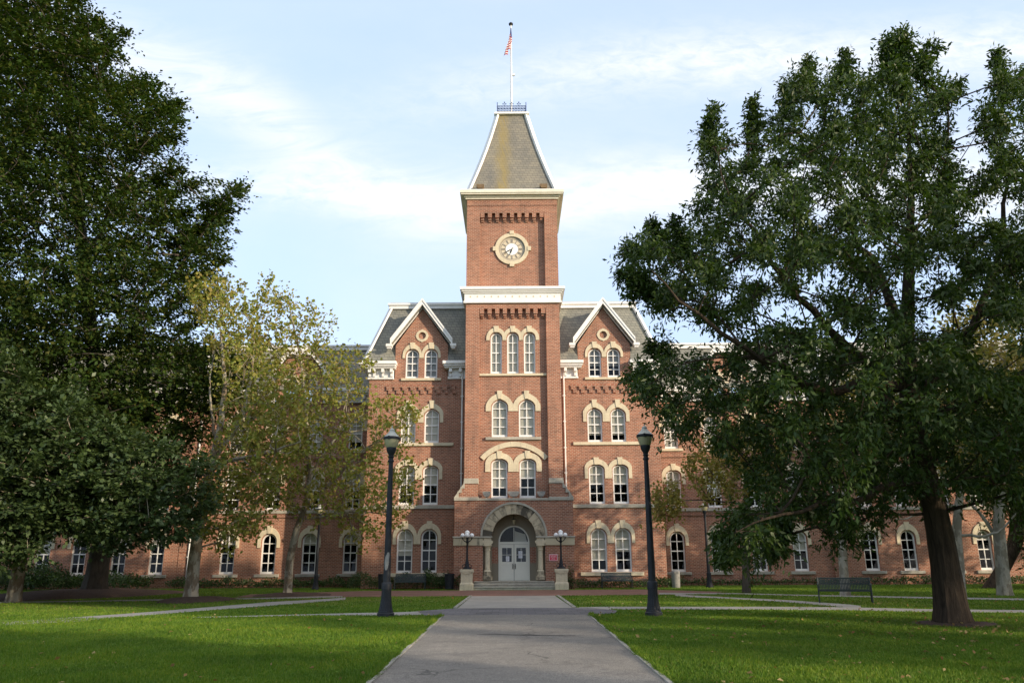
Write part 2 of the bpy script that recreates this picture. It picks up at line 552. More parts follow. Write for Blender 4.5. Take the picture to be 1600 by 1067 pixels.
class MB:
    """collects faces in world coordinates, links ONE mesh object"""

    def __init__(self):
        self.v, self.f, self.mi = [], [], []
        self.cm = 0

    def add(self, vs, fs):
        b = len(self.v)
        self.v.extend([tuple(q) for q in vs])
        for f in fs:
            self.f.append([b + i for i in f])
            self.mi.append(self.cm)
        return self

    def box(self, x0, x1, y0, y1, z0, z1):
        x0, x1 = min(x0, x1), max(x0, x1)
        return self.add([(x, y, z) for z in (z0, z1) for (x, y) in ((x0, y0), (x1, y0), (x1, y1), (x0, y1))],
                        [(0, 3, 2, 1), (4, 5, 6, 7), (0, 1, 5, 4), (1, 2, 6, 5), (2, 3, 7, 6), (3, 0, 4, 7)])

    def bbox(self, x0, x1, y0, y1, z0, z1, b=0.01):
        """box with a chamfer on its front edges"""
        x0, x1 = min(x0, x1), max(x0, x1)
        self.prism([(x0, z0), (x1, z0), (x1, z1), (x0, z1)], y0 + b, y1, cap0=False)
        self.add([(x0, y0 + b, z0), (x1, y0 + b, z0), (x1, y0 + b, z1), (x0, y0 + b, z1),
                  (x0 + b, y0, z0 + b), (x1 - b, y0, z0 + b), (x1 - b, y0, z1 - b), (x0 + b, y0, z1 - b)],
                 [(0, 1, 5, 4), (1, 2, 6, 5), (2, 3, 7, 6), (3, 0, 4, 7), (4, 5, 6, 7)])
        return self

    def prism(self, loop, y0, y1, cap0=True, cap1=True):
        n = len(loop)
        vs = [(x, y0, z) for x, z in loop] + [(x, y1, z) for x, z in loop]
        fs = [(i, (i + 1) % n, n + (i + 1) % n, n + i) for i in range(n)]
        self.add(vs, fs)
        tris = tessellate_polygon([[Vector((x, z, 0)) for x, z in loop]])
        if cap0:
            self.add([(x, y0, z) for x, z in loop], tris)
        if cap1:
            self.add([(x, y1, z) for x, z in loop], [t[::-1] for t in tris])
        return self

    def wall(self, outer, holes, y, reveal=0.25):
        loops = [outer] + holes
        tris = tessellate_polygon([[Vector((x, z, 0)) for x, z in lp] for lp in loops])
        flat = [(x, y, z) for lp in loops for x, z in lp]
        self.add(flat, tris)
        for lp in holes:
            n = len(lp)
            self.add([(x, y, z) for x, z in lp] + [(x, y + reveal, z) for x, z in lp],
                     [(i, (i + 1) % n, n + (i + 1) % n, n + i) for i in range(n)])
        return self

    def ring(self, outer, inner, y0, y1):
        n = len(outer)
        vs = []
        for lp in (outer, inner):
            for y in (y0, y1):
                vs += [(x, y, z) for x, z in lp]
        O0, O1, I0, I1 = 0, n, 2 * n, 3 * n
        fs = []
        for i in range(n):
            j = (i + 1) % n
            fs += [(O0 + i, O0 + j, I0 + j, I0 + i), (I0 + i, I0 + j, I1 + j, I1 + i), (O0 + j, O0 + i, O1 + i, O1 + j)]
        return self.add(vs, fs)

    def strip(self, outer, inner, y0, y1):
        """open band between two polylines, extruded"""
        n = len(outer)
        self.prism(outer + inner[::-1], y0, y1) if False else None
        vs = []
        for lp in (outer, inner):
            for y in (y0, y1):
                vs += [(x, y, z) for x, z in lp]
        O0, O1, I0, I1 = 0, n, 2 * n, 3 * n
        fs = []
        for i in range(n - 1):
            j = i + 1
            fs += [(O0 + i, O0 + j, I0 + j, I0 + i), (I0 + i, I0 + j, I1 + j, I1 + i), (O0 + j, O0 + i, O1 + i, O1 + j)]
        for i in (0, n - 1):
            fs.append((O0 + i, I0 + i, I1 + i, O1 + i))
        return self.add(vs, fs)

    def lathe(self, prof, c=(0, 0, 0), n=20, flute=0.0):
        vs, fs = [], []
        for r, z in prof:
            for i in range(n):
                a = 2 * math.pi * i / n
                rr = r * (1 - flute * (i % 2)) if flute else r
                vs.append((c[0] + rr * math.cos(a), c[1] + rr * math.sin(a), c[2] + z))
        for j in range(len(prof) - 1):
            for i in range(n):
                k2 = (i + 1) % n
                fs.append((j * n + i, j * n + k2, (j + 1) * n + k2, (j + 1) * n + i))
        fs.append(tuple(range(n))[::-1])
        fs.append(tuple((len(prof) - 1) * n + i for i in range(n)))
        return self.add(vs, fs)

    def tube(self, pts, rad, n=8, jitter=0.0, rg=None):
        pts = [Vector(p) for p in pts]
        if not isinstance(rad, (list, tuple)):
            rad = [rad] * len(pts)
        vs, fs = [], []
        up = Vector((0.31, 0.95, 0.05))
        for i, p in enumerate(pts):
            t = (pts[min(i + 1, len(pts) - 1)] - pts[max(i - 1, 0)])
            if t.length < 1e-6:
                t = Vector((0, 0, 1))
            t.normalize()
            a = t.cross(up)
            if a.length < 0.1:
                a = t.cross(Vector((1, 0, 0)))
            a.normalize()
            b = t.cross(a)
            for q in range(n):
                an = 2 * math.pi * q / n
                rr = rad[i] * (1 + (rg.uniform(-jitter, jitter) if rg else 0))
                vs.append(p + a * math.cos(an) * rr + b * math.sin(an) * rr)
        for i in range(len(pts) - 1):
            for q in range(n):
                k2 = (q + 1) % n
                fs.append((i * n + q, i * n + k2, (i + 1) * n + k2, (i + 1) * n + q))
        fs.append(tuple(range(n))[::-1])
        fs.append(tuple((len(pts) - 1) * n + q for q in range(n)))
        return self.add(vs, fs)

    def beam(self, p, q, wd, h, up=(0, 0, 1)):
        """oriented box from p to q: wd across, h along up"""
        p, q = Vector(p), Vector(q)
        t = (q - p).normalized()
        u = Vector(up)
        a = t.cross(u).normalized() * wd / 2
        b = a.cross(t).normalized() * h / 2
        vs = [e + sa * a + sb * b for e in (p, q) for sa, sb in ((-1, -1), (1, -1), (1, 1), (-1, 1))]
        return self.add(vs, [(0, 1, 2, 3), (7, 6, 5, 4), (0, 4, 5, 1), (1, 5, 6, 2), (2, 6, 7, 3), (3, 7, 4, 0)])

    def sphere(self, c, r, n=14, sz=1.0):
        prof = [(max(1e-3, r * math.sin(math.pi * i / n)), -r * sz * math.cos(math.pi * i / n)) for i in range(n + 1)]
        return self.lathe(prof, c, n + 4)

    def build(self, name, mat, parent=None, smooth=False, label=None):
        me = bpy.data.meshes.new(name)
        o0 = Vector((0, 0, 0))
        if parent is not None:
            o0 = ORIGIN.get(parent.name, o0)
        me.from_pydata([(x - o0.x, y - o0.y, z - o0.z) for x, y, z in self.v], [], self.f)
        mats = mat if isinstance(mat, (list, tuple)) else [mat]
        for mm in mats:
            me.materials.append(M[mm])
        if len(mats) > 1:
            me.polygons.foreach_set('material_index', self.mi)
        if smooth:
            me.polygons.foreach_set('use_smooth', [True] * len(me.polygons))
            try:
                me.set_sharp_from_angle(angle=R(40))
            except Exception:
                pass
        me.update()
        o = bpy.data.objects.new(name, me)
        C.objects.link(o)
        if parent is not None:
            o.parent = parent
            ORIGIN[o.name] = o0
        if label:
            o['label'] = label
        return o


def single(mb, name, mat, label, cat, loc=None, group=None, smooth=False):
    o = mb.build(name, mat, None, smooth)
    return tag(o, label, cat, group)


def copy_tree(o, parent=None):
    c = o.copy()
    C.objects.link(c)
    c.parent = parent
    for ch in list(o.children):
        copy_tree(ch, c)
    return c


# ------------------------------------------------------------------ ground and paths
PATHS = []


def sheet(name, mat, loop, dz, kind='structure'):
    """flat polygon laid dz above the ground, cut where the ground folds"""
    PATHS.append(loop)
    tris = tessellate_polygon([[Vector((x, y, 0)) for x, y in loop]])
    import bmesh
    bm = bmesh.new()
    vs = [bm.verts.new((x, y, 0)) for x, y in loop]
    for t in tris:
        try:
            bm.faces.new([vs[i] for i in t])
        except ValueError:
            pass
    bmesh.ops.bisect_plane(bm, geom=bm.verts[:] + bm.edges[:] + bm.faces[:], plane_co=(0, FOLD, 0), plane_no=(0, 1, 0))
    for q in bm.verts:
        q.co.z = gz(q.co.y) + dz
    bmesh.ops.recalc_face_normals(bm, faces=bm.faces[:])
    for f in bm.faces:
        if f.normal.z < 0:
            f.normal_flip()
    me = bpy.data.meshes.new(name)
    bm.to_mesh(me)
    bm.free()
    me.materials.append(M[mat])
    o = bpy.data.objects.new(name, me)
    C.objects.link(o)
    return tag(o, kind=kind)


def strip_path(name, mat, pts, dz):
    """pts: list of (pixel x, y of far edge, y of near edge)"""
    far = [gp(x, a) for x, a, b in pts]
    near = [gp(x, b) for x, a, b in pts]
    return sheet(name, mat, far + near[::-1], dz)


sheet('ground', 'lawn', [(-900, -300), (900, -300), (900, 1500), (-900, 1500)], 0.0)
PX0, PX1 = -2.03, 2.16
sheet('main_path', 'asphalt', [(PX0, -12), (PX1, -12), (PX1, 24.6), (PX0, 24.6)], 0.012)
sheet('far_path', 'concrete', [(-1.9, 28.4), (2.0, 28.4), (1.93, 38.9), (-1.93, 38.9)], 0.012)
sheet('cross_path', 'dark_pavers', [(-2.6, 24.6), (PX0, 24.6), (PX1, 24.6), (3.0, 25.0), (3.3, 26.6), (2.6, 28.4), (-1.95, 28.4), (-3.1, 26.9)], 0.012)
sheet('plaza', 'brick_pavers', [(-13.0, 38.6), (-1.93, 38.9), (1.93, 38.9), (8.5, 39.5), (11.0, 42.6), (7.2, 47.3), (-8.5, 47.3), (-13.5, 43.0)], 0.008)
# raised concrete edging of the main walk
for nm, x0, x1 in (('kerb', PX0 - 0.075, PX0), ('kerb', PX1, PX1 + 0.075)):
    b = MB()
    for y0, y1 in ((-12, FOLD), ):
        yy0 = y0
        while yy0 < y1 - 0.1:
            L = min(3.0, y1 - yy0)
            jx, jz = rnd.uniform(-0.012, 0.012), rnd.uniform(-0.008, 0.012)
            za, zb = gz(yy0) + 0.03 + jz, gz(yy0 + L) + 0.03 + jz
            a, c = x0 + jx, x1 + jx
            q0, q1 = yy0 + 0.012, yy0 + L
            b.add([(a, q0, za - 0.3), (c, q0, za - 0.3), (c, q1, zb - 0.3), (a, q1, zb - 0.3), (a, q0, za), (c, q0, za), (c, q1, zb), (a, q1, zb)],
                  [(4, 5, 6, 7), (0, 1, 5, 4), (1, 2, 6, 5), (2, 3, 7, 6), (3, 0, 4, 7)])
            yy0 += L
    tag(b.build(nm, 'kerb_concrete'), kind='structure')
for x0, x1, ya, yb in ((-2.05, -1.92, 28.4, 38.9), (2.0, 2.13, 28.4, 38.9)):
    b = MB()
    b.box(x0, x1, ya, yb, -0.2, 0.04)
    tag(b.build('kerb', 'kerb_concrete'), kind='structure')
# side paths
strip_path('side_path', 'concrete', [(716, 951.6, 955), (676, 954, 960), (620, 956.5, 961.5), (560, 957.5, 961.5), (500, 959, 961.5), (400, 961.5, 963.5), (300, 964, 965.5)], 0.008)
strip_path('side_path', 'concrete', [(540, 933, 937), (500, 936.2, 940), (420, 940.5, 946.5), (320, 949, 954), (240, 955.5, 960.5), (180, 960, 965), (121, 964, 971), (0, 972, 977), (-300, 985, 992)], 0.009)
strip_path('side_path', 'concrete', [(535, 930.8, 933), (500, 931.5, 934), (406, 934, 936), (275, 935.5, 938), (120, 938.5, 940.5), (0, 940, 942), (-300, 942, 944)], 0.01)
strip_path('side_path', 'concrete', [(905, 948.5, 958), (944, 947.8, 952), (1040, 947.8, 952), (1200, 947.8, 952.5), (1320, 948.5, 953.5), (1450, 951.5, 956), (1600, 953, 958), (1900, 957, 963)], 0.0085)
strip_path('side_path', 'concrete', [(1055, 927.5, 931), (1082, 930, 933), (1150, 933.5, 936), (1240, 938, 941.5), (1330, 944.5, 949.5), (1345, 946.5, 950)], 0.0095)
strip_path('side_path', 'concrete', [(1030, 926, 928.5), (1152, 926.5, 928), (1236, 928.7, 930.5), (1450, 932.5, 935.2), (1600, 935, 938), (1900, 939, 943)], 0.0105)
# crack and damp stain in the walk
b = MB()
cp = [(745, 991.8), (770, 991.2), (800, 992.4), (830, 992.6), (850, 993.6), (875, 993.4), (900, 993.6)]
for i in range(len(cp) - 1):
    a, c = gp(*cp[i]), gp(*cp[i + 1])
    wd0, wd1 = 0.02 + 0.06 * math.sin(math.pi * i / 6), 0.02 + 0.06 * math.sin(math.pi * (i + 1) / 6)
    b.add([(a[0], a[1] - wd0, gz(a[1]) + 0.0165), (c[0], c[1] - wd1, gz(c[1]) + 0.0165), (c[0], c[1] + wd1, gz(c[1]) + 0.0165), (a[0], a[1] + wd0, gz(a[1]) + 0.0165)], [(0, 1, 2, 3)])
tag(b.build('pavement_crack', 'crack_dark'), kind='structure')


def mound(name, x, y, rx, ry, h, mat='mulch', seed=0):
    rg = random.Random(seed)
    b = MB()
    n, m_ = 40, 6
    vs = [(x, y, gz(y) + h)]
    ph = [rg.uniform(0, 6) for _ in range(4)]
    for j in range(1, m_ + 1):
        t = j / m_
        for i in range(n):
            a = 2 * math.pi * i / n
            wob = 1 + 0.10 * math.sin(3 * a + ph[0]) + 0.06 * math.sin(7 * a + ph[1]) + 0.04 * math.sin(13 * a + ph[2])
            xx, yv = x + rx * t * wob * math.cos(a), y + ry * t * wob * math.sin(a)
            vs.append((xx, yv, gz(yv) + h * (1 - t * t) + 0.02 * (1 if j < m_ else -0.5) + rg.uniform(-0.015, 0.015) * (j < m_)))
    fs = [(0, 1 + i, 1 + (i + 1) % n) for i in range(n)]
    for j in range(m_ - 1):
        for i in range(n):
            fs.append((1 + j * n + i, 1 + (j + 1) * n + i, 1 + (j + 1) * n + (i + 1) % n, 1 + j * n + (i + 1) % n))
    b.add(vs, fs)
    return tag(b.build(name, mat, None, True), kind='structure')


mound('mulch_bed', -22.6, 43.5, 4.6, 7.5, 0.28, seed=1)
mound('mulch_bed', -13.5, 35.6, 1.55, 2.4, 0.16, seed=2)
mound('mulch_bed', -11.0, 41.3, 1.9, 2.6, 0.12, seed=3)
mound('mulch_bed', 10.98, 20.9, 1.0, 0.9, 0.05, seed=4)

# ------------------------------------------------------------------ the hall
BX = 0.05
hall = thing('university_hall', 'long red brick hall with tall central clock tower and slate mansard roofs', 'building', (BX, 49.0, 0))
RISE = {'round': 0.5, 'seg': 0.30, 'point': 0.42}


def shape(kind, u):
    a = abs(u)
    if kind == 'round' or kind == 'seg':
        return math.sqrt(max(0.0, 1 - a * a))
    return max(0.0, 1 - 0.62 * a - 0.38 * a ** 5) ** 0.85     # pointed with soft shoulders


US = [math.cos(math.pi * i / 16) for i in range(17)]           # +1 .. -1


def outline(cx, wd, z0, z1, kind, inset=0.0):
    rise = RISE[kind] * wd
    zs = z1 - rise
    h = wd / 2 - inset
    rs = max(0.02, rise - inset * (0.9 if kind != 'round' else 1.0))
    return [(cx - h, z0 + inset), (cx + h, z0 + inset)] + [(cx + u * h, zs + rs * shape(kind, u)) for u in US]


def hood(parent, cx, Y, wd, z1, kind, zend, ho, ztop, lo, hi, mat='stone', label=None):
    """stone hood mould with keystone over an arched window"""
    rise = RISE[kind] * wd
    zs = z1 - rise
    hi_in = wd / 2 + 0.05
    orise = (ztop - 0.10) - zs
    inner = [(cx + hi_in, zend)] + [(cx + u * hi_in, zs + (rise + 0.05) * shape(kind, u)) for u in US] + [(cx - hi_in, zend)]
    clampx = lambda x: min(max(x, lo), hi)
    outer = [(clampx(cx + ho), zend)] + [(clampx(cx + u * ho), zs + orise * shape(kind, u) + 0.0) for u in US] + [(clampx(cx - ho), zend)]
    b = MB()
    b.strip(outer, inner, Y - 0.07, Y + 0.02)
    kw = 0.15
    b.prism([(cx - kw * 0.75, z1 + 0.02), (cx + kw * 0.75, z1 + 0.02), (cx + kw * 1.15, ztop), (cx - kw * 1.15, ztop)], Y - 0.11, Y + 0.02)
    return b.build('stone_hood', mat, parent)


nwin = 0


def window(cx, Y, wd, z0, z1, kind, hd=None, blind=1.0, mat='blind', rec=0.13, parent=None, rows=4, blab=None):
    """hd = (zend, half width, ztop, lo, hi). Returns the opening loop."""
    global nwin
    nwin += 1
    cx += BX
    op = outline(cx, wd, z0, z1, kind)
    b = MB()
    y0, y1 = Y + rec, Y + rec + 0.09
    b.ring(op, outline(cx, wd, z0, z1, kind, 0.088), y0, y1)
    b.box(cx - wd / 2 + 0.07, cx + wd / 2 - 0.07, y0 + 0.01, y1, z0 + 0.074, z0 + 0.15)
    H = z1 - z0
    zs = z1 - RISE[kind] * wd
    b.box(cx - 0.027, cx + 0.027, y0 + 0.02, y1 - 0.01, z0 + 0.15, z1 - 0.07)
    for i in range(1, rows):
        zz = z0 + 0.08 + (H - 0.08) * i / rows
        th = 0.036 if (i * 2 == rows) else 0.025
        q = wd / 2 - 0.07
        b.box(cx - q, cx + q, y0 + 0.015, y1 - 0.005, zz - th, zz + th)
    wn = b.build('window', 'white_paint', parent or hall)
    p = MB()
    lp = outline(cx, wd, z0, z1, kind, 0.06)
    tr = tessellate_polygon([[Vector((x, z, 0)) for x, z in lp]])
    p.add([(x, y0 + 0.05, z) for x, z in lp], tr)
    p.build('pane', 'glass', wn)
    if blind > 0:
        q = MB()
        zb = z1 - blind * (H - 0.06)
        lp = [(x, max(z, zb)) for x, z in outline(cx, wd, z0, z1, kind, 0.03)]
        tr = tessellate_polygon([[Vector((x, z, 0)) for x, z in lp]])
        q.add([(x, y0 + 0.14, z) for x, z in lp], tr)
        q.build('blind', mat, wn)
    if hd:
        hood(wn, cx, Y, wd, z1, kind, hd[0], hd[1], hd[2], hd[3] + BX, hd[4] + BX, 'stone')
    return op


def part(name, mat, fn, smooth=False, parent=None):
    b = MB()
    fn(b)
    return b.build(name, mat, parent or hall, smooth)


# ---- pavilions either side of the tower
YP = 51.2
for s in (-1, 1):
    ops = []
    c0 = 6.05
    for du in (-0.76, 0.76):
        cx = s * (c0 + du)
        lo, hi = (cx - 0.75, s * c0 - 0.001) if cx < s * c0 else (s * c0 + 0.001, cx + 0.75)
        bl = rnd.choice([0.55, 0.75]) if s > 0 else (0.62 if cx < -6.1 else 0.0)
        ops.append(window(cx, YP, 0.99, 0.93, 3.54, 'round', (2.65, 0.76, 4.05, lo, hi), bl))
        ops.append(window(cx, YP, 0.97, 5.05, 7.50, 'seg', (6.64, 0.78, 7.98, lo, hi), 0.52))
        ops.append(window(cx, YP, 0.95, 8.97, 11.19, 'point', (10.29, 0.80, 11.73, lo, hi), 1.0 if s < 0 else 0.8, 'blind'))
        cd = s * (c0 + du * 0.82)
        lo, hi = (cd - 0.64, s * c0 - 0.001) if cd < s * c0 else (s * c0 + 0.001, cd + 0.64)
        ops.append(window(cd, YP, 0.85, 13.24, 15.2, 'round', (14.60, 0.64, 15.66, lo, hi), 1.0 if s < 0 else 0.6, 'dark_blind'))
    cx = s * c0 + BX
    X0, X1 = sorted((s * 3.1 + BX, s * 9.45 + BX))
    dl, dr = cx - 1.74, cx + 1.74
    loop = [(X0, -0.3), (X1, -0.3), (X1, 13.2), (dr, 13.2), (dr, 15.5), (cx + 0.02, 18.0), (cx - 0.02, 18.0), (dl, 15.5), (dl, 13.2), (X0, 13.2)]
    oc = [(cx + 0.24 * math.cos(a), 16.14 + 0.24 * math.sin(a)) for a in [2 * math.pi * i / 20 for i in range(20)]]

    def pw(b):
        b.wall(loop, ops + [oc], YP, 0.3)
        xo = s * 9.45 + BX
        b.add([(xo, YP, -0.3), (xo, 65, -0.3), (xo, 65, 13.2), (xo, YP, 13.2)], [(0, 1, 2, 3)])
        # dormer cheeks
        for xx in (dl, dr):
            b.add([(xx, YP, 13.2), (xx, YP + 2.2, 13.2), (xx, YP + 2.2, 15.5), (xx, YP, 15.5)], [(0, 1, 2, 3)])
        b.add([(x, YP + 0.10, z) for x, z in oc], [tuple(range(20))])
    part('pavilion_wall', 'brick', pw)
    # oculus stone ring
    def ocr(b):
        n = 32
        ro = lambda i: 0.45 if i % 8 in (0,) else 0.41
        A = [2 * math.pi * i / n for i in range(n)]
        b.ring([(cx + ro(i) * math.cos(a), 16.14 + ro(i) * math.sin(a)) for i, a in enumerate(A)], [(cx + 0.25 * math.cos(a), 16.14 + 0.25 * math.sin(a)) for a in A], YP - 0.05, YP + 0.02)
    part('oculus', 'stone', ocr)
    # string course, sills
    part('string_course', 'grey_stone', lambda b: (b.bbox(s * 3.62 + BX, s * 9.47 + BX, YP - 0.10, YP + 0.02, 4.80, 5.02, 0.02)))
    part('sill', 'stone', lambda b: b.bbox(cx - 1.95, cx + 1.95, YP - 0.16, YP + 0.1, 0.70, 0.92, 0.02))
    part('sill', 'stone', lambda b: b.bbox(cx - 2.2, cx + 2.2, YP - 0.13, YP + 0.1, 8.76, 8.96, 0.02))
    part('sill', 'stone', lambda b: b.bbox(cx - 1.32, cx + 1.32, YP - 0.12, YP + 0.1, 13.06, 13.23, 0.02))
    # corbel table
    def ct(b):
        b.box(cx - 2.3, cx + 2.3, YP - 0.085, YP + 0.02, 12.62, 12.72)
        n = 9
        for i in range(n):
            x = cx - 2.1 + 4.2 * i / (n - 1)
            b.box(x - 0.15, x + 0.15, YP - 0.11, YP + 0.02, 12.42, 12.615)
            b.box(x - 0.02, x + 0.22, YP - 0.085, YP + 0.02, 12.18, 12.415)
    part('corbel_table', 'brick', ct)
    # cornice each side of the dormer
    def corn(b):
        for a0, a1, wrap in ((s * 7.88, s * 9.45, True), (s * 3.12, s * 4.22, False)):
            a0, a1 = a0 + BX, a1 + BX
            lo, hi = min(a0, a1), max(a0, a1)
            el = hi + 0.0 if not wrap or s < 0 else hi
            def slab(p, z0, z1):
                l, h = lo - 0.05, hi + 0.05
                if wrap:
                    if s > 0:
                        h = hi + p
                        l = lo - p * 0.35
                    else:
                        l = lo - p
                        h = hi + p * 0.35
                else:
                    if s > 0:
                        h = hi + p * 0.6
                    else:
                        l = lo - p * 0.6
                b.bbox(l, h, YP - p, YP + 0.3, z0, z1, 0.03)
                if wrap:
                    xo = (hi if s > 0 else lo)
                    x2 = xo + (p if s > 0 else -p)
                    b.box(min(xo - 0.1 * s, x2), max(xo - 0.1 * s, x2), YP + 0.301, 64, z0, z1)
            slab(0.12, 13.15, 13.30)
            slab(0.06, 13.301, 13.82)
            slab(0.45, 13.821, 13.93)
            slab(0.56, 13.931, 14.06)
            slab(0.66, 14.061, 14.28)
    def brk(b):
        for xs in ((7.98, 8.55, 9.12, 9.42), (3.45, 4.10)):
            for x in xs:
                x = s * x + BX
                b.prism([(x - 0.07, 13.32), (x + 0.07, 13.32), (x + 0.07, 13.81), (x - 0.07, 13.81)], YP - 0.2, YP - 0.05)
                b.box(x - 0.09, x + 0.09, YP - 0.40, YP - 0.05, 13.58, 13.818)
    part('cornice', 'white_paint', lambda b: (corn(b), brk(b)))
    # dormer roof with overhang and white verge boards
    for e in (-1, 1):
        def dr_(b):
            p0 = Vector((cx + e * 2.0, 0, 15.42))
            p1 = Vector((cx, 0, 18.12))
            dirv = (p1 - p0).normalized()
            nv = Vector((-dirv.z, 0, dirv.x)) * (-1 if e > 0 else 1)
            if nv.z < 0:
                nv = -nv
            q = [p0, p1, p1 + Vector((0, 0, 0.19)), p0 + nv * 0.11]
            vs = [(v_.x, YP - 0.42, v_.z) for v_ in q] + [(v_.x, 54.5, v_.z) for v_ in q]
            b.add(vs, [(0, 1, 2, 3), (0, 4, 5, 1), (3, 2, 6, 7), (0, 3, 7, 4)])
        part('dormer_roof', 'slate', dr_)
        def verge(b):
            a0 = Vector((cx + e * 2.06, 0, 15.30))
            a1 = Vector((cx, 0, 18.10))
            for (yA, yB, off, hh) in ((YP - 0.50, YP - 0.425, 0.06, 0.23), (YP - 0.55, YP - 0.501, 0.215, 0.10), (YP - 0.16, YP - 0.002, -0.02, 0.16)):
                dv = (a1 - a0).normalized()
                up = Vector((0, 0, 1)) * (hh / abs(dv.x))
                o_ = Vector((0, 0, off / abs(dv.x)))
                q = [a0 + o_, a1 + o_, a1 + o_ + up, a0 + o_ + up]
                vs = [(v_.x, yA, v_.z) for v_ in q] + [(v_.x, yB, v_.z) for v_ in q]
                b.add(vs, [(0, 1, 2, 3), (4, 5, 6, 7), (0, 1, 5, 4), (3, 2, 6, 7), (0, 3, 7, 4), (1, 2, 6, 5)])
            # soffit
            b.add([(a0.x, YP - 0.44, a0.z + 0.06), (a1.x, YP - 0.44, a1.z + 0.06), (a1.x, YP - 0.1, a1.z + 0.06), (a0.x, YP - 0.1, a0.z + 0.06)], [(0, 1, 2, 3)])
            # return block at the foot
            x = cx + e * 2.12
            b.box(x - 0.2, x + 0.2, YP - 0.58, YP - 0.1, 15.28, 15.46)
            b.box(x - 0.14, x + 0.14, YP - 0.5, YP - 0.1, 15.16, 15.279)
        part('verge_board', 'white_paint', verge)
    # rain pipe beside the tower
    def pipe(b):
        x = s * 3.33 + BX
        b.tube([(x, YP - 0.10, 13.2), (x, YP - 0.10, 5.2)], 0.05, 8)
        b.tube([(x, YP - 0.10, 13.9), (x, YP - 0.12, 13.2)], 0.06, 8)
        for z in (12, 10.3, 8.6, 7.0, 5.8):
            b.box(x - 0.09, x + 0.09, YP - 0.155, YP, z - 0.03, z + 0.03)
    part('rain_pipe', 'white_paint', pipe, True)

# pavilion mansard roof, one frustum behind the tower
def mans(b):
    zb, zt = 14.27, 18.55
    xa, xb = 9.9, 8.42
    ya, yb_, yc, yd = YP - 0.15, 52.7, 64, 62.5
    B = [(-xa + BX, ya, zb), (xa + BX, ya, zb), (xa + BX, yc, zb), (-xa + BX, yc, zb)]
    T = [(-xb + BX, yb_, zt), (xb + BX, yb_, zt), (xb + BX, yd, zt), (-xb + BX, yd, zt)]
    b.add(B + T, [(1, 2, 6, 5), (2, 3, 7, 6), (3, 0, 4, 7), (4, 5, 6, 7)])
    # front slope split round the dormers' feet is hidden by them
    fy = lambda z: ya + (yb_ - ya) * (z - zb) / (zt - zb)
    lp = [(-xa, zb)]
    for c in (-6.05, 6.05):
        lp += [(c - 1.745, zb), (c - 1.745, 15.6), (c + 1.745, 15.6), (c + 1.745, zb)]
    lp += [(xa, zb), (xb, zt), (-xb, zt)]
    tr = tessellate_polygon([[Vector((x, z, 0)) for x, z in lp]])
    b.add([(x + BX, fy(z), z) for x, z in lp], tr)
part('mansard_roof', 'slate', mans)
def trim(b):
    xb = 8.42
    b.box(-xb - 0.12 + BX, xb + 0.12 + BX, 52.52, 52.75, 18.48, 18.72)
    b.box(-xb - 0.2 + BX, xb + 0.2 + BX, 52.42, 52.9, 18.721, 18.86)
    for s in (-1, 1):
        b.beam((s * 9.88 + BX, YP - 0.17, 14.3), (s * 8.42 + BX, 52.68, 18.6), 0.30, 0.13, (s * 0.6, -0.6, 0.4))
        x = s * xb + BX
        b.box(min(x, x + s * 0.2), max(x, x + s * 0.2), 52.901, 62.6, 18.721, 18.86)
        b.box(min(x, x + s * 0.12), max(x, x + s * 0.12), 52.751, 62.6, 18.48, 18.72)
part('roof_trim', 'white_paint', trim)
def flash(b):
    b.box(-8.5 + BX, 8.5 + BX, 52.55, 62.4, 18.861, 18.93)
part('roof_cap', 'galv_metal', flash)

# ---- tower
YT, YL = 49.9, 49.6
TX = 3.05
tops = []
for cx in (-1.08, 0.0, 1.08):
    lo, hi = cx - (0.64 if cx < -1 else 0.5395), cx + (0.64 if cx > 1 else 0.5395)
    tops.append(window(cx, YT, 0.73, 13.22, 15.95, 'round', (15.43, 0.64, 16.38, lo, hi), 1.0, 'blind', rows=4))
for cx in (-0.86, 0.86):
    lo, hi = (cx - 0.92, -0.001) if cx < 0 else (0.001, cx + 0.92)
    tops.append(window(cx, YT, 1.0, 9.12, 11.53, 'point', (10.76, 0.88, 12.08, lo, hi), 1.0, 'blind'))
for cx in (-0.88, 0.88):
    lo, hi = (cx - 0.92, -0.001) if cx < 0 else (0.001, cx + 0.92)
    tops.append(window(cx, YT, 1.0, 5.34, 7.73, 'seg', (6.95, 0.88, 8.24, lo, hi), 0.52 if cx > 0 else 0.75, 'blind'))


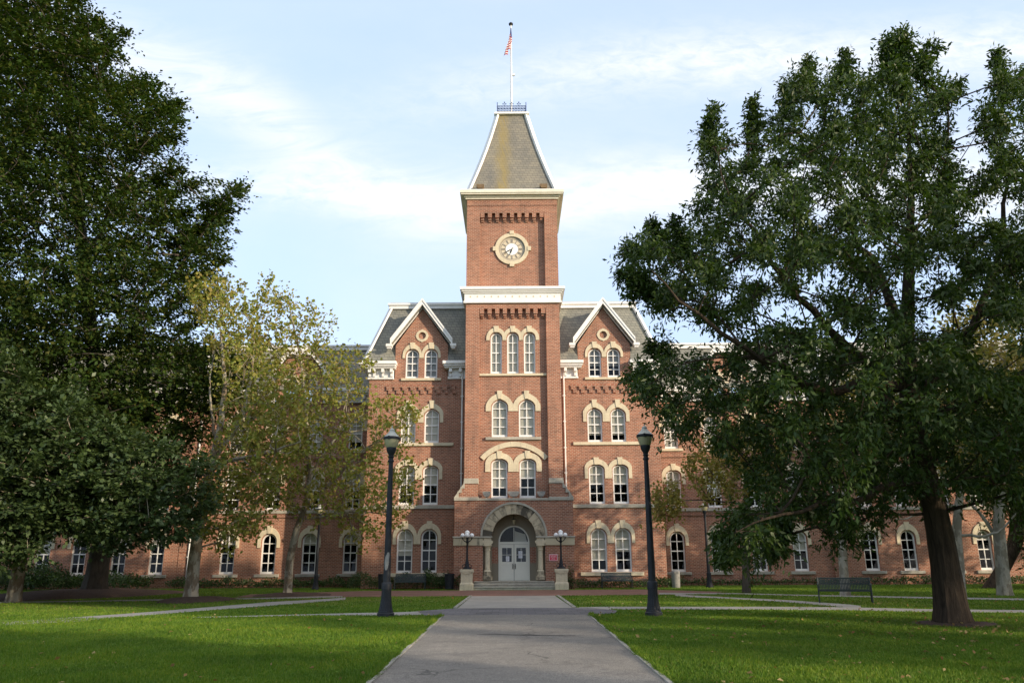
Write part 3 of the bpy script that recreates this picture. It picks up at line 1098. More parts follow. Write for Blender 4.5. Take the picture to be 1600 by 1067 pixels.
def tw(b):
    x0, x1 = -TX + BX, TX + BX
    pw_ = 2.17
    b.wall([(-pw_ + BX, 4.9), (pw_ + BX, 4.9), (pw_ + BX, 17.5), (-pw_ + BX, 17.5)], tops, YT, 0.3)
    ck = [(0.03 + 1.0 * math.cos(a), 21.79 + 1.0 * math.sin(a)) for a in [2 * math.pi * i / 40 for i in range(40)]]
    b.wall([(-pw_ + BX, 18.5), (pw_ + BX, 18.5), (pw_ + BX, 24.3), (-pw_ + BX, 24.3)], [ck], YT, 0.2)
    for z0, z1, zt in ((4.9, 17.5, 17.9), (18.5, 24.3, 25.5)):
        for s in (-1, 1):
            xi, xo = s * pw_ + BX, s * TX + BX
            b.add([(xi, YL, z0), (xo, YL, z0), (xo, YL, zt), (xi, YL, zt), (xi, YT, z0), (xi, YT, zt)], [(0, 1, 2, 3), (0, 3, 5, 4)])
            b.add([(xo, YL, z0), (xo, YL + 2 * TX, z0), (xo, YL + 2 * TX, zt), (xo, YL, zt)], [(0, 1, 2, 3)])
        b.add([(-pw_ + BX, YL, z1), (pw_ + BX, YL, z1), (pw_ + BX, YL, zt), (-pw_ + BX, YL, zt), (-pw_ + BX, YT, z1), (pw_ + BX, YT, z1)], [(0, 1, 2, 3), (0, 1, 5, 4)])
        b.add([(x0, YL + 2 * TX, z0), (x1, YL + 2 * TX, z0), (x1, YL + 2 * TX, zt), (x0, YL + 2 * TX, zt)], [(0, 1, 2, 3)])
part('tower_wall', 'brick', tw)


for zt in (17.498, 24.298):
    def tct(b):
        n = 9
        b.box(-2.165 + BX, 2.165 + BX, YT - 0.012, YT + 0.03, zt - 0.60, zt - 0.001)
        for i in range(n):
            x = -2.0 + 4.0 * i / (n - 1) + BX
            b.box(x - 0.135, x + 0.135, YL + 0.004, YT + 0.02, zt - 0.33, zt)
            b.box(x - 0.11, x + 0.11, YL + 0.10, YT + 0.02, zt - 0.47, zt - 0.331)
            b.box(x - 0.085, x + 0.085, YL + 0.19, YT + 0.02, zt - 0.58, zt - 0.471)
    part('corbel_table', 'brick', tct)
def dent(b):
    b.box(-TX + BX, TX + BX, YL - 0.035, YL + 0.02, 24.86, 24.95)
    b.box(-TX + BX, TX + BX, YL - 0.02, YL + 0.02, 24.9501, 25.06)
    for i in range(44):
        x = -TX + 0.05 + (2 * TX - 0.1) * i / 43 + BX
        b.box(x - 0.035, x + 0.035, YL - 0.03, YL + 0.02, 24.79, 24.8601)
part('dentil_course', 'brick', dent)
part('sill', 'stone', lambda b: b.bbox(-2.168 + BX, 2.168 + BX, YT - 0.14, YT + 0.1, 13.04, 13.20, 0.02))
part('sill', 'grey_stone', lambda b: b.bbox(-1.75 + BX, 1.75 + BX, YT - 0.16, YT + 0.1, 8.92, 9.11, 0.02))
# great segmental arch over the second-floor pair
def seg(b):
    cz, r0, r1 = 5.95, 2.55, 2.86
    A = [R(138 - 96 * i / 24) for i in range(25)]
    b.strip([(BX + 0.04 + r1 * math.cos(a), cz + r1 * math.sin(a)) for a in A], [(BX + 0.04 + r0 * math.cos(a), cz + r0 * math.sin(a)) for a in A], YT - 0.1, YT + 0.02)
part('stone_arch', 'stone', seg)


def ring_slab(b, p, z0, z1, ch=0.02):
    """square course all round the tower, sticking out p"""
    x0, x1, y0, y1 = -TX - p + BX, TX + p + BX, YL - p, YL + 2 * TX + p
    b.box(x0, x1, y0, YL + 0.05, z0, z1)
    b.box(x0, x1, YL + 2 * TX - 0.05, y1, z0, z1)
    b.box(x0, -TX + 0.05 + BX, YL + 0.0501, YL + 2 * TX - 0.0501, z0, z1)
    b.box(TX - 0.05 + BX, x1, YL + 0.0501, YL + 2 * TX - 0.0501, z0, z1)


def belt(b):
    ring_slab(b, 0.16, 17.86, 18.0)
    ring_slab(b, 0.10, 18.001, 18.52)
    ring_slab(b, 0.19, 18.521, 18.62)
    ring_slab(b, 0.28, 18.621, 18.73)
    ring_slab(b, 0.38, 18.731, 18.92)
part('belt_cornice', 'white_paint', belt)
def dots(b):
    for i in range(13):
        x = -2.75 + 5.5 * i / 12 + BX
        b.box(x - 0.04, x + 0.04, YL - 0.115, YL - 0.09, 18.24, 18.36)
part('frieze_ornament', 'dial_tan', dots)


def eave(b):
    ring_slab(b, 0.10, 25.28, 25.40)
    ring_slab(b, 0.20, 25.401, 25.50)
    ring_slab(b, 0.40, 25.501, 25.60)
    ring_slab(b, 0.46, 25.601, 25.80)
part('eave_cornice', 'cream_paint', eave)
TC = (BX + 0.02, YL + TX)
def troof(b):
    zb, zt, ha, hb = 25.9, 33.0, 2.95, 1.06
    def q(h, z):
        return [(TC[0] - h, TC[1] - h, z), (TC[0] + h, TC[1] - h, z), (TC[0] + h, TC[1] + h, z), (TC[0] - h, TC[1] + h, z)]
    prof = [(3.42, 25.81), (2.97, 26.02)] + [(2.97 + (hb - 2.97) * (i / 6) - 0.10 * math.sin(math.pi * i / 6), 26.02 + (zt - 26.02) * i / 6) for i in range(1, 7)]
    for (h0, z0), (h1, z1) in zip(prof, prof[1:]):
        a, c = q(h0, z0), q(h1, z1)
        b.add(a + c, [(0, 1, 5, 4), (1, 2, 6, 5), (2, 3, 7, 6), (3, 0, 4, 7)])
    b.add(q(hb, zt), [(0, 1, 2, 3)])
part('tower_roof', 'tower_slate', troof)
def ttrim(b):
    hb = 1.06
    for sx in (-1, 1):
        for sy in (-1, 1):
            P_ = [(3.0, 25.98), (2.97, 26.02)] + [(2.97 + (hb - 2.97) * (i / 6) - 0.10 * math.sin(math.pi * i / 6), 26.02 + 6.98 * i / 6) for i in range(1, 7)]
            for (h0, z0), (h1, z1) in zip(P_[1:], P_[2:]):
                b.beam((TC[0] + sx * h0, TC[1] + sy * h0, z0), (TC[0] + sx * h1, TC[1] + sy * h1, z1 + 0.02), 0.34, 0.16, (sx, sy, 0.4))
    b.box(TC[0] - 1.28, TC[0] + 1.28, TC[1] - 1.28, TC[1] + 1.28, 32.96, 33.08)
    b.box(TC[0] - 1.18, TC[0] + 1.18, TC[1] - 1.18, TC[1] + 1.18, 33.081, 33.17)
    ring_slab(b, 0.43, 25.801, 25.86)
part('tower_trim', 'white_paint', ttrim)
def rail(b):
    h = 1.05
    z0 = 33.17
    cs = [(-h, -h), (h, -h), (h, h), (-h, h)]
    for i in range(4):
        (ax, ay), (bx, by) = cs[i], cs[(i + 1) % 4]
        A = Vector((TC[0] + ax, TC[1] + ay, z0))
        B = Vector((TC[0] + bx, TC[1] + by, z0))
        b.tube([A, A + Vector((0, 0, 0.85))], 0.03, 6)
        for z in (0.1, 0.33, 0.56):
            b.tube([A + Vector((0, 0, z)), B + Vector((0, 0, z))], 0.022, 5)
        t = (B - A).normalized()
        n = 10
        for j in range(n):
            c = A.lerp(B, (j + 0.5) / n)
            b.tube([c + Vector((0, 0, 0.1)), c + Vector((0, 0, 0.56))], 0.014, 4)
            for cz, r in ((0.22, 0.085), (0.45, 0.085)):
                b.tube([c + t * r * math.cos(2 * math.pi * q / 8) + Vector((0, 0, cz + r * math.sin(2 * math.pi * q / 8))) for q in range(9)], 0.018, 4)
        for f in (0.25, 0.5, 0.75):
            c = A.lerp(B, f)
            b.tube([c + Vector((0, 0, 0.56)), c + Vector((0, 0, 0.85))], 0.02, 4)
            for dx, dz in ((-0.1, 0.72), (0.1, 0.72), (0, 0.85)):
                b.sphere(c + t * dx + Vector((0, 0, dz)), 0.05, 6)
part('roof_railing', 'rail_metal', rail)
def pole(b):
    b.lathe([(0.085, 33.1), (0.08, 34.5), (0.05, 41.3), (0.045, 41.4)], (TC[0] - 0.02, TC[1], 0), 10)
    b.box(TC[0] + 0.07, TC[0] + 0.25, TC[1] - 0.06, TC[1] + 0.06, 36.95, 37.12)
fp = part('flagpole', 'white_paint', pole, True)
def pcap(b):
    b.lathe([(0.06, 41.4), (0.16, 41.45), (0.17, 41.55), (0.06, 41.66), (0.01, 41.7)], (TC[0] - 0.02, TC[1], 0), 10)
part('finial', 'black_metal', pcap, True, fp)
# clock
CX, CZ = 0.03, 21.79
def cring(b):
    n = 48
    A = [2 * math.pi * i / n for i in range(n)]
    b.ring([(CX + 1.13 * math.cos(a), CZ + 1.13 * math.sin(a)) for a in A], [(CX + 0.88 * math.cos(a), CZ + 0.88 * math.sin(a)) for a in A], YT - 0.10, YT + 0.12)
    for i in range(4):
        a = math.pi / 2 * i
        x, z = CX + 1.16 * math.cos(a), CZ + 1.16 * math.sin(a)
        if i % 2:
            b.box(x - 0.15, x + 0.15, YT - 0.14, YT + 0.02, z - 0.12, z + 0.12)
        else:
            b.box(x - 0.12, x + 0.12, YT - 0.14, YT + 0.02, z - 0.15, z + 0.15)
ck = part('clock', 'stone', cring)
def disc(r, y):
    def f(b):
        n = 40
        b.add([(CX, y, CZ)] + [(CX + r * math.cos(2 * math.pi * i / n), y, CZ + r * math.sin(2 * math.pi * i / n)) for i in range(n)], [(0, 1 + i, 1 + (i + 1) % n) for i in range(n)])
    return f
part('dial', 'dial_tan', disc(0.885, YT + 0.02), False, ck)
part('dial_centre', 'dial_white', disc(0.42, YT + 0.004), False, ck)
def nums(b):
    n = 48
    for r0, r1 in ((0.80, 0.87), (0.42, 0.455), (0.715, 0.74)):
        A = [2 * math.pi * i / n for i in range(n)]
        b.ring([(CX + r1 * math.cos(a), CZ + r1 * math.sin(a)) for a in A], [(CX + r0 * math.cos(a), CZ + r0 * math.sin(a)) for a in A], YT - 0.002, YT + 0.019)
    strokes = [3, 1, 2, 3, 3, 2, 2, 3, 4, 3, 2, 2]
    for h in range(12):
        a = math.pi / 2 - h * math.pi / 6
        ns = strokes[h]
        for j in range(ns):
            off = (j - (ns - 1) / 2) * 0.05
            c_, s_ = math.cos(a), math.sin(a)
            px, pz_ = -s_ * off, c_ * off
            b.beam((CX + 0.48 * c_ + px, YT + 0.005, CZ + 0.48 * s_ + pz_), (CX + 0.70 * c_ + px, YT + 0.005, CZ + 0.70 * s_ + pz_), 0.02, 0.03, (-s_, 0, c_))
part('numerals', 'dial_grey', nums, False, ck)
def hands(b):
    for deg, L, wd in ((201, 0.46, 0.05), (241, 0.62, 0.04)):
        a = math.pi / 2 - R(deg)
        c_, s_ = math.cos(a), math.sin(a)
        y = YT - (0.02 if L < 0.5 else 0.04)
        b.add([(CX - 0.14 * c_, y, CZ - 0.14 * s_), (CX + 0.45 * L * c_ - s_ * wd, y, CZ + 0.45 * L * s_ + c_ * wd), (CX + L * c_, y, CZ + L * s_), (CX + 0.45 * L * c_ + s_ * wd, y, CZ + 0.45 * L * s_ - c_ * wd)], [(0, 1, 2, 3)])
        b.beam((CX - 0.14 * c_, y, CZ - 0.14 * s_), (CX + L * c_, y, CZ + L * s_), 0.02, 0.015, (-s_, 0, c_))
part('clock_hands', 'black_metal', hands, False, ck)

# ---- porch
YF = 49.0
def porch(b):
    A = [math.pi * j / 24 for j in range(25)]
    b.add([(BX + 1.34 * math.cos(a), YF + 0.5, 3.03 + 1.34 * math.sin(a)) for a in A] + [(BX + 1.34 * math.cos(a), 50.2, 3.03 + 1.34 * math.sin(a)) for a in A], [(i, i + 1, 26 + i, 25 + i) for i in range(24)])
    x0, x1 = -3.58 + BX, 3.58 + BX
    op = [(-1.86 + BX, -0.2), (1.86 + BX, -0.2), (1.86 + BX, 3.0)] + [(BX + 1.94 * u, 3.02 + 1.94 * math.sqrt(max(0, 1 - u * u))) for u in US] + [(-1.86 + BX, 3.0)]
    loop = [(x0, -0.3)] + [op[0]] + [op[-1]] + op[3:-1][::-1] + [op[2], op[1]] + [(x1, -0.3), (x1, 5.12), (x0, 5.12)]
    b.wall(loop, [], YF, 0)
    for xx in (x0, x1):
        b.add([(xx, YF, -0.3), (xx, YP + 0.1, -0.3), (xx, YP + 0.1, 5.12), (xx, YF, 5.12)], [(0, 1, 2, 3)])
    for s in (-1, 1):
        xx = s * 1.86 + BX
        b.add([(xx, YF, -0.3), (xx, YF + 0.5, -0.3), (xx, YF + 0.5, 3.0), (xx, YF, 3.0)], [(0, 1, 2, 3)])
        # brick band inside the entrance
        b.add([(s * 1.34 + BX, YF + 0.5, 1.48), (s * 1.34 + BX, 50.2, 1.48), (s * 1.34 + BX, 50.2, 2.42), (s * 1.34 + BX, YF + 0.5, 2.42)], [(0, 1, 2, 3)])
        b.box(min(s * 0.98, s * 1.34) + BX, max(s * 0.98, s * 1.34) + BX, 50.19, 50.3, 1.48, 2.42)
        # weathered shoulder of the buttress
        xi, xo, xt = s * 2.17 + BX, s * 3.45 + BX, s * 3.02 + BX
        b.prism([(xi, 5.3), (xo, 5.3), (xt, 6.15), (xi, 6.15)], YF + 0.12, YL + 0.6)
        b.prism([(xo, 5.3), (s * 3.56 + BX, 5.3), (s * 3.12 + BX, 6.15), (xt, 6.15)], YF + 0.3, YL + 1.9)
part('porch_wall', 'brick', porch)
def pst(b):
    for s in (-1, 1):
        b.bbox(s * 2.13 + BX, s * 3.62 + BX, YF - 0.08, YL + 1.7, 5.121, 5.34, 0.02)
        b.bbox(s * 2.15 + BX, s * 3.06 + BX, YF + 0.05, YL + 0.02, 6.151, 6.30, 0.02)
        b.bbox(s * 2.16 + BX, s * 3.05 + BX, YF + 0.18, YL + 0.02, 6.301, 6.48, 0.02)
        # coping on the slope, stepped
        for i in range(3):
            t0, t1 = i / 3, (i + 1) / 3
            xa = 3.60 + (3.06 - 3.60) * t0
            xb2 = 3.60 + (3.06 - 3.60) * t1
            za, zb2 = 5.34 + 0.8 * t0, 5.34 + 0.8 * t1 + 0.08
            b.prism([(s * (xa - 0.26) + BX, za), (s * (xa + 0.02) + BX, za), (s * xb2 + BX, zb2 - 0.08), (s * xb2 + BX, zb2), (s * (xa - 0.26) + BX, zb2)], YF + 0.05 + i * 0.004, YF + 0.4 + i * 0.01)
    b.bbox(-2.128 + BX, 2.128 + BX, YF - 0.05, YT + 0.05, 5.122, 5.27, 0.02)
part('stone_coping', 'grey_stone', pst)
def imp(b):
    for s in (-1, 1):
        b.bbox(s * 1.84 + BX, s * 3.62 + BX, YF - 0.06, YF + 0.3, 2.50, 2.93, 0.015)
part('impost_band', 'streaked_stone', imp)
def impl(b):
    for s in (-1, 1):
        b.bbox(s * 1.30 + BX, s * 3.66 + BX, YF - 0.12, YF + 0.35, 2.931, 3.03, 0.02)
part('impost_ledge', 'grey_stone', impl)
def arch(b):
    n = 15
    for i in range(n):
        a0, a1 = math.pi * i / n + 0.004, math.pi * (i + 1) / n - 0.004
        A = [a0 + (a1 - a0) * j / 4 for j in range(5)]
        b.strip([(BX + 1.90 * math.cos(a), 3.03 + 1.90 * math.sin(a)) for a in A], [(BX + 1.30 * math.cos(a), 3.03 + 1.30 * math.sin(a)) for a in A], YF - 0.06 + 0.01 * (i % 2), YF + 0.5)
part('entrance_arch', 'arch_stone', arch)
def archm(b):
    A = [math.pi * j / 40 for j in range(41)]
    b.strip([(BX + 2.0 * math.cos(a), 3.03 + 2.0 * math.sin(a)) for a in A], [(BX + 1.88 * math.cos(a), 3.03 + 1.88 * math.sin(a)) for a in A], YF - 0.13, YF + 0.02)
part('arch_moulding', 'grey_stone', archm)
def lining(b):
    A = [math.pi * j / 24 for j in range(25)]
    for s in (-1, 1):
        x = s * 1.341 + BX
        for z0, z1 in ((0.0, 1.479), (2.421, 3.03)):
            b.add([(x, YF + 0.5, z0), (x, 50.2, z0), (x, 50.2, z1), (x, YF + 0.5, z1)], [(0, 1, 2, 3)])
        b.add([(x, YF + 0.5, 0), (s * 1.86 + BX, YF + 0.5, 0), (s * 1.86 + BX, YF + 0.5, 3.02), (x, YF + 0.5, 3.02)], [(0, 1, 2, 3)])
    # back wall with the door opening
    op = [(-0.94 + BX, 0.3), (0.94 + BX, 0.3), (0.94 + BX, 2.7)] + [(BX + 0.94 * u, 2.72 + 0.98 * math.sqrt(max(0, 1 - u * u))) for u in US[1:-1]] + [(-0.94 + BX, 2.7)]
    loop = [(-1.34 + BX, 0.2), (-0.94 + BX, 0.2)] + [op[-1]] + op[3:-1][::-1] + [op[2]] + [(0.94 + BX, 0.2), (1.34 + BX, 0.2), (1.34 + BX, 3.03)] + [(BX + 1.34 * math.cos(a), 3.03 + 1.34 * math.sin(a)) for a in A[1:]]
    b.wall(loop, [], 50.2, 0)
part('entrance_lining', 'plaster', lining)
for s in (-1, 1):
    def col(b):
        x, y = s * 1.58 + BX, YF + 0.16
        b.lathe([(0.16, 1.08), (0.155, 1.5), (0.145, 2.2)], (x, y, 0), 20)
        b.lathe([(0.15, 2.2), (0.18, 2.22), (0.18, 2.26), (0.16, 2.28), (0.19, 2.40), (0.24, 2.48)], (x, y, 0), 20)
        b.box(x - 0.25, x + 0.25, y - 0.25, y + 0.25, 2.481, 2.56)
        for e in (-1, 1):
            b.tube([(x + e * 0.22, y - 0.24, 2.70), (x + e * 0.22, y + 0.2, 2.70)], 0.10, 12)
        b.box(x - 0.22, x + 0.22, y - 0.2, y + 0.2, 2.561, 2.93)
        b.lathe([(0.23, 1.0), (0.23, 1.03), (0.18, 1.08), (0.16, 1.09)], (x, y, 0), 20)
    c_ = part('column', 'stone', col, True)
    def colb(b):
        x, y = s * 1.58 + BX, YF + 0.16
        b.lathe([(0.30, 0.521), (0.30, 0.72), (0.24, 0.76), (0.22, 0.99)], (x, y, 0), 8)
    part('column_base', 'arch_stone', colb, False, c_)
# doors
def dfr(b):
    n = len(US)
    op = lambda q, t: [(-q + BX, 0.44), (q + BX, 0.44)][:0] + [(BX + q, 0.45)] + [(BX + q * u, 2.72 + (q + 0.04) * math.sqrt(max(0, 1 - u * u))) for u in US] + [(BX - q, 0.45)]
    b.strip(op(0.945, 0), op(0.86, 0), 50.16, 50.28)
    b.box(-0.86 + BX, 0.86 + BX, 50.17, 50.27, 2.60, 2.74)
    b.box(-0.02 + BX, 0.02 + BX, 50.19, 50.26, 2.741, 3.6)
df = part('door_frame', 'door_paint', dfr)
def fan(b):
    lp = [(BX + 0.87 * u, 2.74 + 0.9 * math.sqrt(max(0, 1 - u * u))) for u in US]
    b.add([(x, 50.235, z) for x, z in lp], [tuple(range(len(lp)))])
part('fanlight', 'glass', fan, False, df)
part('warm_blind', 'blind', lambda b: b.add([(BX + 0.05, 50.6, 2.75), (BX + 0.8, 50.6, 2.75), (BX + 0.7, 50.6, 3.2), (BX + 0.05, 50.6, 3.4)], [(0, 1, 2, 3)]), False, df)
for s in (-1, 1):
    def leaf(b):
        xa, xb2 = sorted((s * 0.012 + BX, s * 0.855 + BX))
        z0, z1 = 0.47, 2.59
        gl_x0, gl_x1, g0, g1 = xa + 0.13, xb2 - 0.13, 1.56, 2.38
        b.ring([(xa, z0), (xb2, z0), (xb2, z1), (xa, z1)], [(gl_x0, g0), (gl_x1, g0), (gl_x1, g1), (gl_x0, g1)], 50.19, 50.25)
        xm = (gl_x0 + gl_x1) / 2
        b.box(xm - 0.012, xm + 0.012, 50.2, 50.24, g0, g1)
        for zz in (g0 + 0.41, ):
            b.box(gl_x0, gl_x1, 50.2, 50.24, zz - 0.012, zz + 0.012)
        b.ring([(xa + 0.11, z0 + 0.13), (xb2 - 0.11, z0 + 0.13), (xb2 - 0.11, 1.42), (xa + 0.11, 1.42)], [(xa + 0.15, z0 + 0.17), (xb2 - 0.15, z0 + 0.17), (xb2 - 0.15, 1.38), (xa + 0.15, 1.38)], 50.175, 50.2)
    d_ = part('door', 'door_paint', leaf)
    part('pane', 'glass', lambda b: b.box(min(s * 0.14, s * 0.72) + BX, max(s * 0.14, s * 0.72) + BX, 50.222, 50.226, 1.55, 2.39), False, d_)
    part('handle', 'black_metal', lambda b: b.tube([(s * 0.07 + BX, 50.19, 1.15), (s * 0.07 + BX, 50.12, 1.18), (s * 0.07 + BX, 50.12, 1.42), (s * 0.07 + BX, 50.19, 1.45)], 0.022, 6), False, d_)
# steps
def steps(b):
    for i, (y0, z1, xw) in enumerate(((48.0, 0.16, 2.36), (48.36, 0.31, 2.36), (48.72, 0.46, 2.36))):
        for x0, x1 in ((-2.36, -0.9), (-0.895, 0.7), (0.705, 2.36)):
            b.bbox(x0 + BX, x1 + BX, y0, 50.4 if i == 2 else y0 + 0.37, -0.2 + i * 0.001, z1 - 0.05, 0.004)
            b.bbox(x0 + BX, x1 + BX, y0 - 0.035, 50.39 if i == 2 else y0 + 0.365, z1 - 0.049, z1, 0.012)
part('steps', 'grey_stone', steps)
# floodlights on the porch ledge and at the foot of the tower roof
for x, y, z, mt in ((-1.65, 49.35, 5.27, 'grey_stone'), (0.0, 49.3, 5.27, 'grey_stone'), (1.68, 49.35, 5.27, 'grey_stone'), (-2.15, 49.45, 25.87, 'spot_metal'), (2.15, 49.45, 25.87, 'spot_metal')):
    def fl(b):
        q = 0.24 if mt == 'grey_stone' else 0.26
        if abs(x) < 0.1:
            q = 0.34
        b.box(x - 0.05 + BX, x + 0.05 + BX, y - 0.05, y + 0.05, z, z + 0.12)
        b.prism([(x - q + BX, z + 0.30), (x - q * 0.55 + BX, z + 0.121), (x + q * 0.55 + BX, z + 0.121), (x + q + BX, z + 0.30), (x + q + BX, z + 0.42), (x - q + BX, z + 0.42)], y - 0.18, y + 0.16)
    part('floodlight', mt if mt != 'grey_stone' else 'can_concrete', fl)

# ---- wings
YW = 55.5
wing_x = [11.05, 13.82, 16.56, 19.32, 23.95, 26.5, 29.2, 31.6]
for s in (-1, 1):
    ops, ops2 = [], []
    for i, x in enumerate(wing_x):
        Yq = YW if i < 4 else YW - 0.3
        tgt = ops if i < 4 else ops2
        cx = s * x
        lim = lambda h: (cx - h, cx + h)
        bl = rnd.choice([0.0, 0.0, 0.25, 0.5]) if s > 0 else rnd.choice([0.0, 0.3, 0.5])
        z_ = 0.05 * (1 if s < 0 else -1)
        tgt.append(window(cx, Yq, 0.98, 0.87, 3.47, 'round', (2.56, 0.76, 4.02, *lim(0.76)), bl))
        tgt.append(window(cx, Yq, 0.98, 5.07, 7.59, 'seg', (6.66, 0.80, 8.06, *lim(0.80)), rnd.choice([0.5, 0.5, 0.75])))
        tgt.append(window(cx, Yq, 0.96, 9.11, 11.38, 'point', (10.45, 0.82, 11.95, *lim(0.82)), rnd.choice([0.5, 0.75, 1.0])))
    dc = s * 15.19
    for du in (-0.62, 0.62):
        cd = dc + du
        lo, hi = (cd - 0.64, dc - 0.001) if du < 0 else (dc + 0.001, cd + 0.64)
        ops.append(window(cd, YW, 0.82, 12.55, 14.3, 'round', (13.75, 0.64, 14.72, lo, hi), 0.5, 'dark_blind'))
    dcx = dc + BX
    Xa, Xb = sorted((s * 9.4 + BX, s * 21.5 + BX))
    loop = [(Xa, -0.3), (Xb, -0.3), (Xb, 12.5), (dcx + 1.62, 12.5), (dcx + 1.62, 14.9), (dcx + 0.78, 15.95), (dcx - 0.78, 15.95), (dcx - 1.62, 14.9), (dcx - 1.62, 12.5), (Xa, 12.5)]
    part('wing_wall', 'brick', lambda b: (b.wall(loop, ops, YW, 0.3), [b.add([(dcx + e * 1.62, YW, 12.5), (dcx + e * 1.62, YW + 1.5, 12.5), (dcx + e * 1.62, YW + 1.5, 14.9), (dcx + e * 1.62, YW, 14.9)], [(0, 1, 2, 3)]) for e in (-1, 1)]))
    Xc, Xd = sorted((s * 21.4 + BX, s * 38 + BX))
    def ew(b):
        b.wall([(Xc, -0.3), (Xd, -0.3), (Xd, 12.6), (Xc, 12.6)], ops2, YW - 0.3, 0.3)
        xo = s * 21.4 + BX
        b.add([(xo, YW - 0.3, -0.3), (xo, YW + 0.1, -0.3), (xo, YW + 0.1, 12.6), (xo, YW - 0.3, 12.6)], [(0, 1, 2, 3)])
        xo = s * 38 + BX
        b.add([(xo, YW - 0.3, -0.3), (xo, YW + 12, -0.3), (xo, YW + 12, 12.6), (xo, YW - 0.3, 12.6)], [(0, 1, 2, 3)])
        z = 0.3
        while z < 12.2:       # brick quoins
            xq = s * 22.0 + BX
            b.box(xq - 0.45, xq + 0.45, YW - 0.345, YW - 0.28, z, z + 0.42)
            z += 0.5
    part('end_wall', 'brick', ew)
    part('string_course', 'grey_stone', lambda b: (b.bbox(s * 9.5 + BX, s * 21.39 + BX, YW - 0.09, YW + 0.02, 4.82, 5.03, 0.02), b.bbox(s * 21.38 + BX, s * 38 + BX, YW - 0.39, YW - 0.28, 4.82, 5.03, 0.02)))
    for i, x in enumerate(wing_x):
        Yq = YW if i < 4 else YW - 0.3
        part('sill', 'grey_stone', lambda b: b.bbox(s * x - 0.82 + BX, s * x + 0.82 + BX, Yq - 0.16, Yq + 0.1, 0.66, 0.86, 0.02))
        part('sill', 'stone', lambda b: b.bbox(s * x - 0.75 + BX, s * x + 0.75 + BX, Yq - 0.13, Yq + 0.1, 8.92, 9.10, 0.02))
    def wc(b):
        for a0, a1, yq in ((9.5, 13.45, YW), (16.93, 21.39, YW), (21.395, 38.3, YW - 0.3)):
            x0, x1 = s * a0 + BX, s * a1 + BX
            for p, z0, z1 in ((0.12, 12.45, 12.6), (0.06, 12.601, 12.98), (0.42, 12.981, 13.08), (0.55, 13.081, 13.22), (0.62, 13.221, 13.42)):
                b.bbox(x0, x1, yq - p, yq + 0.3, z0, z1, 0.02)
    def wb(b):
        for a0, a1, yq in ((9.8, 13.4, YW), (17.0, 21.2, YW), (21.6, 38, YW - 0.3)):
            n = int((a1 - a0) / 0.62)
            for i in range(n + 1):
                x = s * (a0 + (a1 - a0) * i / n) + BX
                b.box(x - 0.09, x + 0.09, yq - 0.36, yq - 0.05, 12.7, 12.979)
    part('cornice', 'white_paint', lambda b: (wc(b), wb(b)))
    part('mansard_roof', 'slate', lambda b: b.add([(s * 9.0 + BX, YW - 0.2, 13.41), (s * 38.2 + BX, YW - 0.2, 13.41), (s * 37 + BX, 57.0, 16.75), (s * 9.0 + BX, 57.0, 16.75), (s * 37 + BX, 66, 16.9), (s * 9.0 + BX, 66, 16.9)], [(0, 1, 2, 3), (3, 2, 4, 5)]))
    def wt(b):
        x0, x1 = s * 9.0 + BX, s * 37.1 + BX
        b.box(x0, x1, 56.86, 57.05, 16.70, 16.95)
        b.box(x0, x1, 56.78, 57.15, 16.951, 17.08)
        b.beam((s * 21.4 + BX, YW - 0.5, 13.43), (s * 22.6 + BX, 56.95, 16.7), 0.3, 0.14, (s * -0.5, -0.6, 0.4))
    part('roof_trim', 'white_paint', wt)
    def jh(b):
        pts = [(dcx - 1.85, 14.55), (dcx - 0.78, 15.9), (dcx + 0.78, 15.9), (dcx + 1.85, 14.55)]
        pto = [(dcx - 1.95, 14.75), (dcx - 0.85, 16.15), (dcx + 0.85, 16.15), (dcx + 1.95, 14.75)]
        b.strip(pto, pts, YW - 0.45, YW - 0.36)
        b.strip([(x, z + 0.06) for x, z in pto], [(x, z + 0.0) for x, z in pto], YW - 0.5, YW - 0.2)
        for e in (-1, 1):
            b.box(dcx + e * 1.9 - 0.2, dcx + e * 1.9 + 0.2, YW - 0.5, YW - 0.1, 14.45, 14.62)
    part('verge_board', 'white_paint', jh)
    def jr(b):
        pto = [(dcx - 1.95, 14.76), (dcx - 0.85, 16.17), (dcx + 0.85, 16.17), (dcx + 1.95, 14.76)]
        b.strip([(x, z + 0.03) for x, z in pto], [(x, z - 0.05) for x, z in pto], YW - 0.355, 57.5)
    part('dormer_roof', 'slate', jr)
    def wp(b):
        x = s * 21.75 + BX
        b.tube([(x, YW - 0.42, 12.6), (x, YW - 0.42, 0.25)], 0.055, 8)
        for z in (2, 5, 8, 11):
            b.box(x - 0.1, x + 0.1, YW - 0.48, YW - 0.3, z - 0.03, z + 0.03)
    part('rain_pipe', 'white_paint', wp, True)
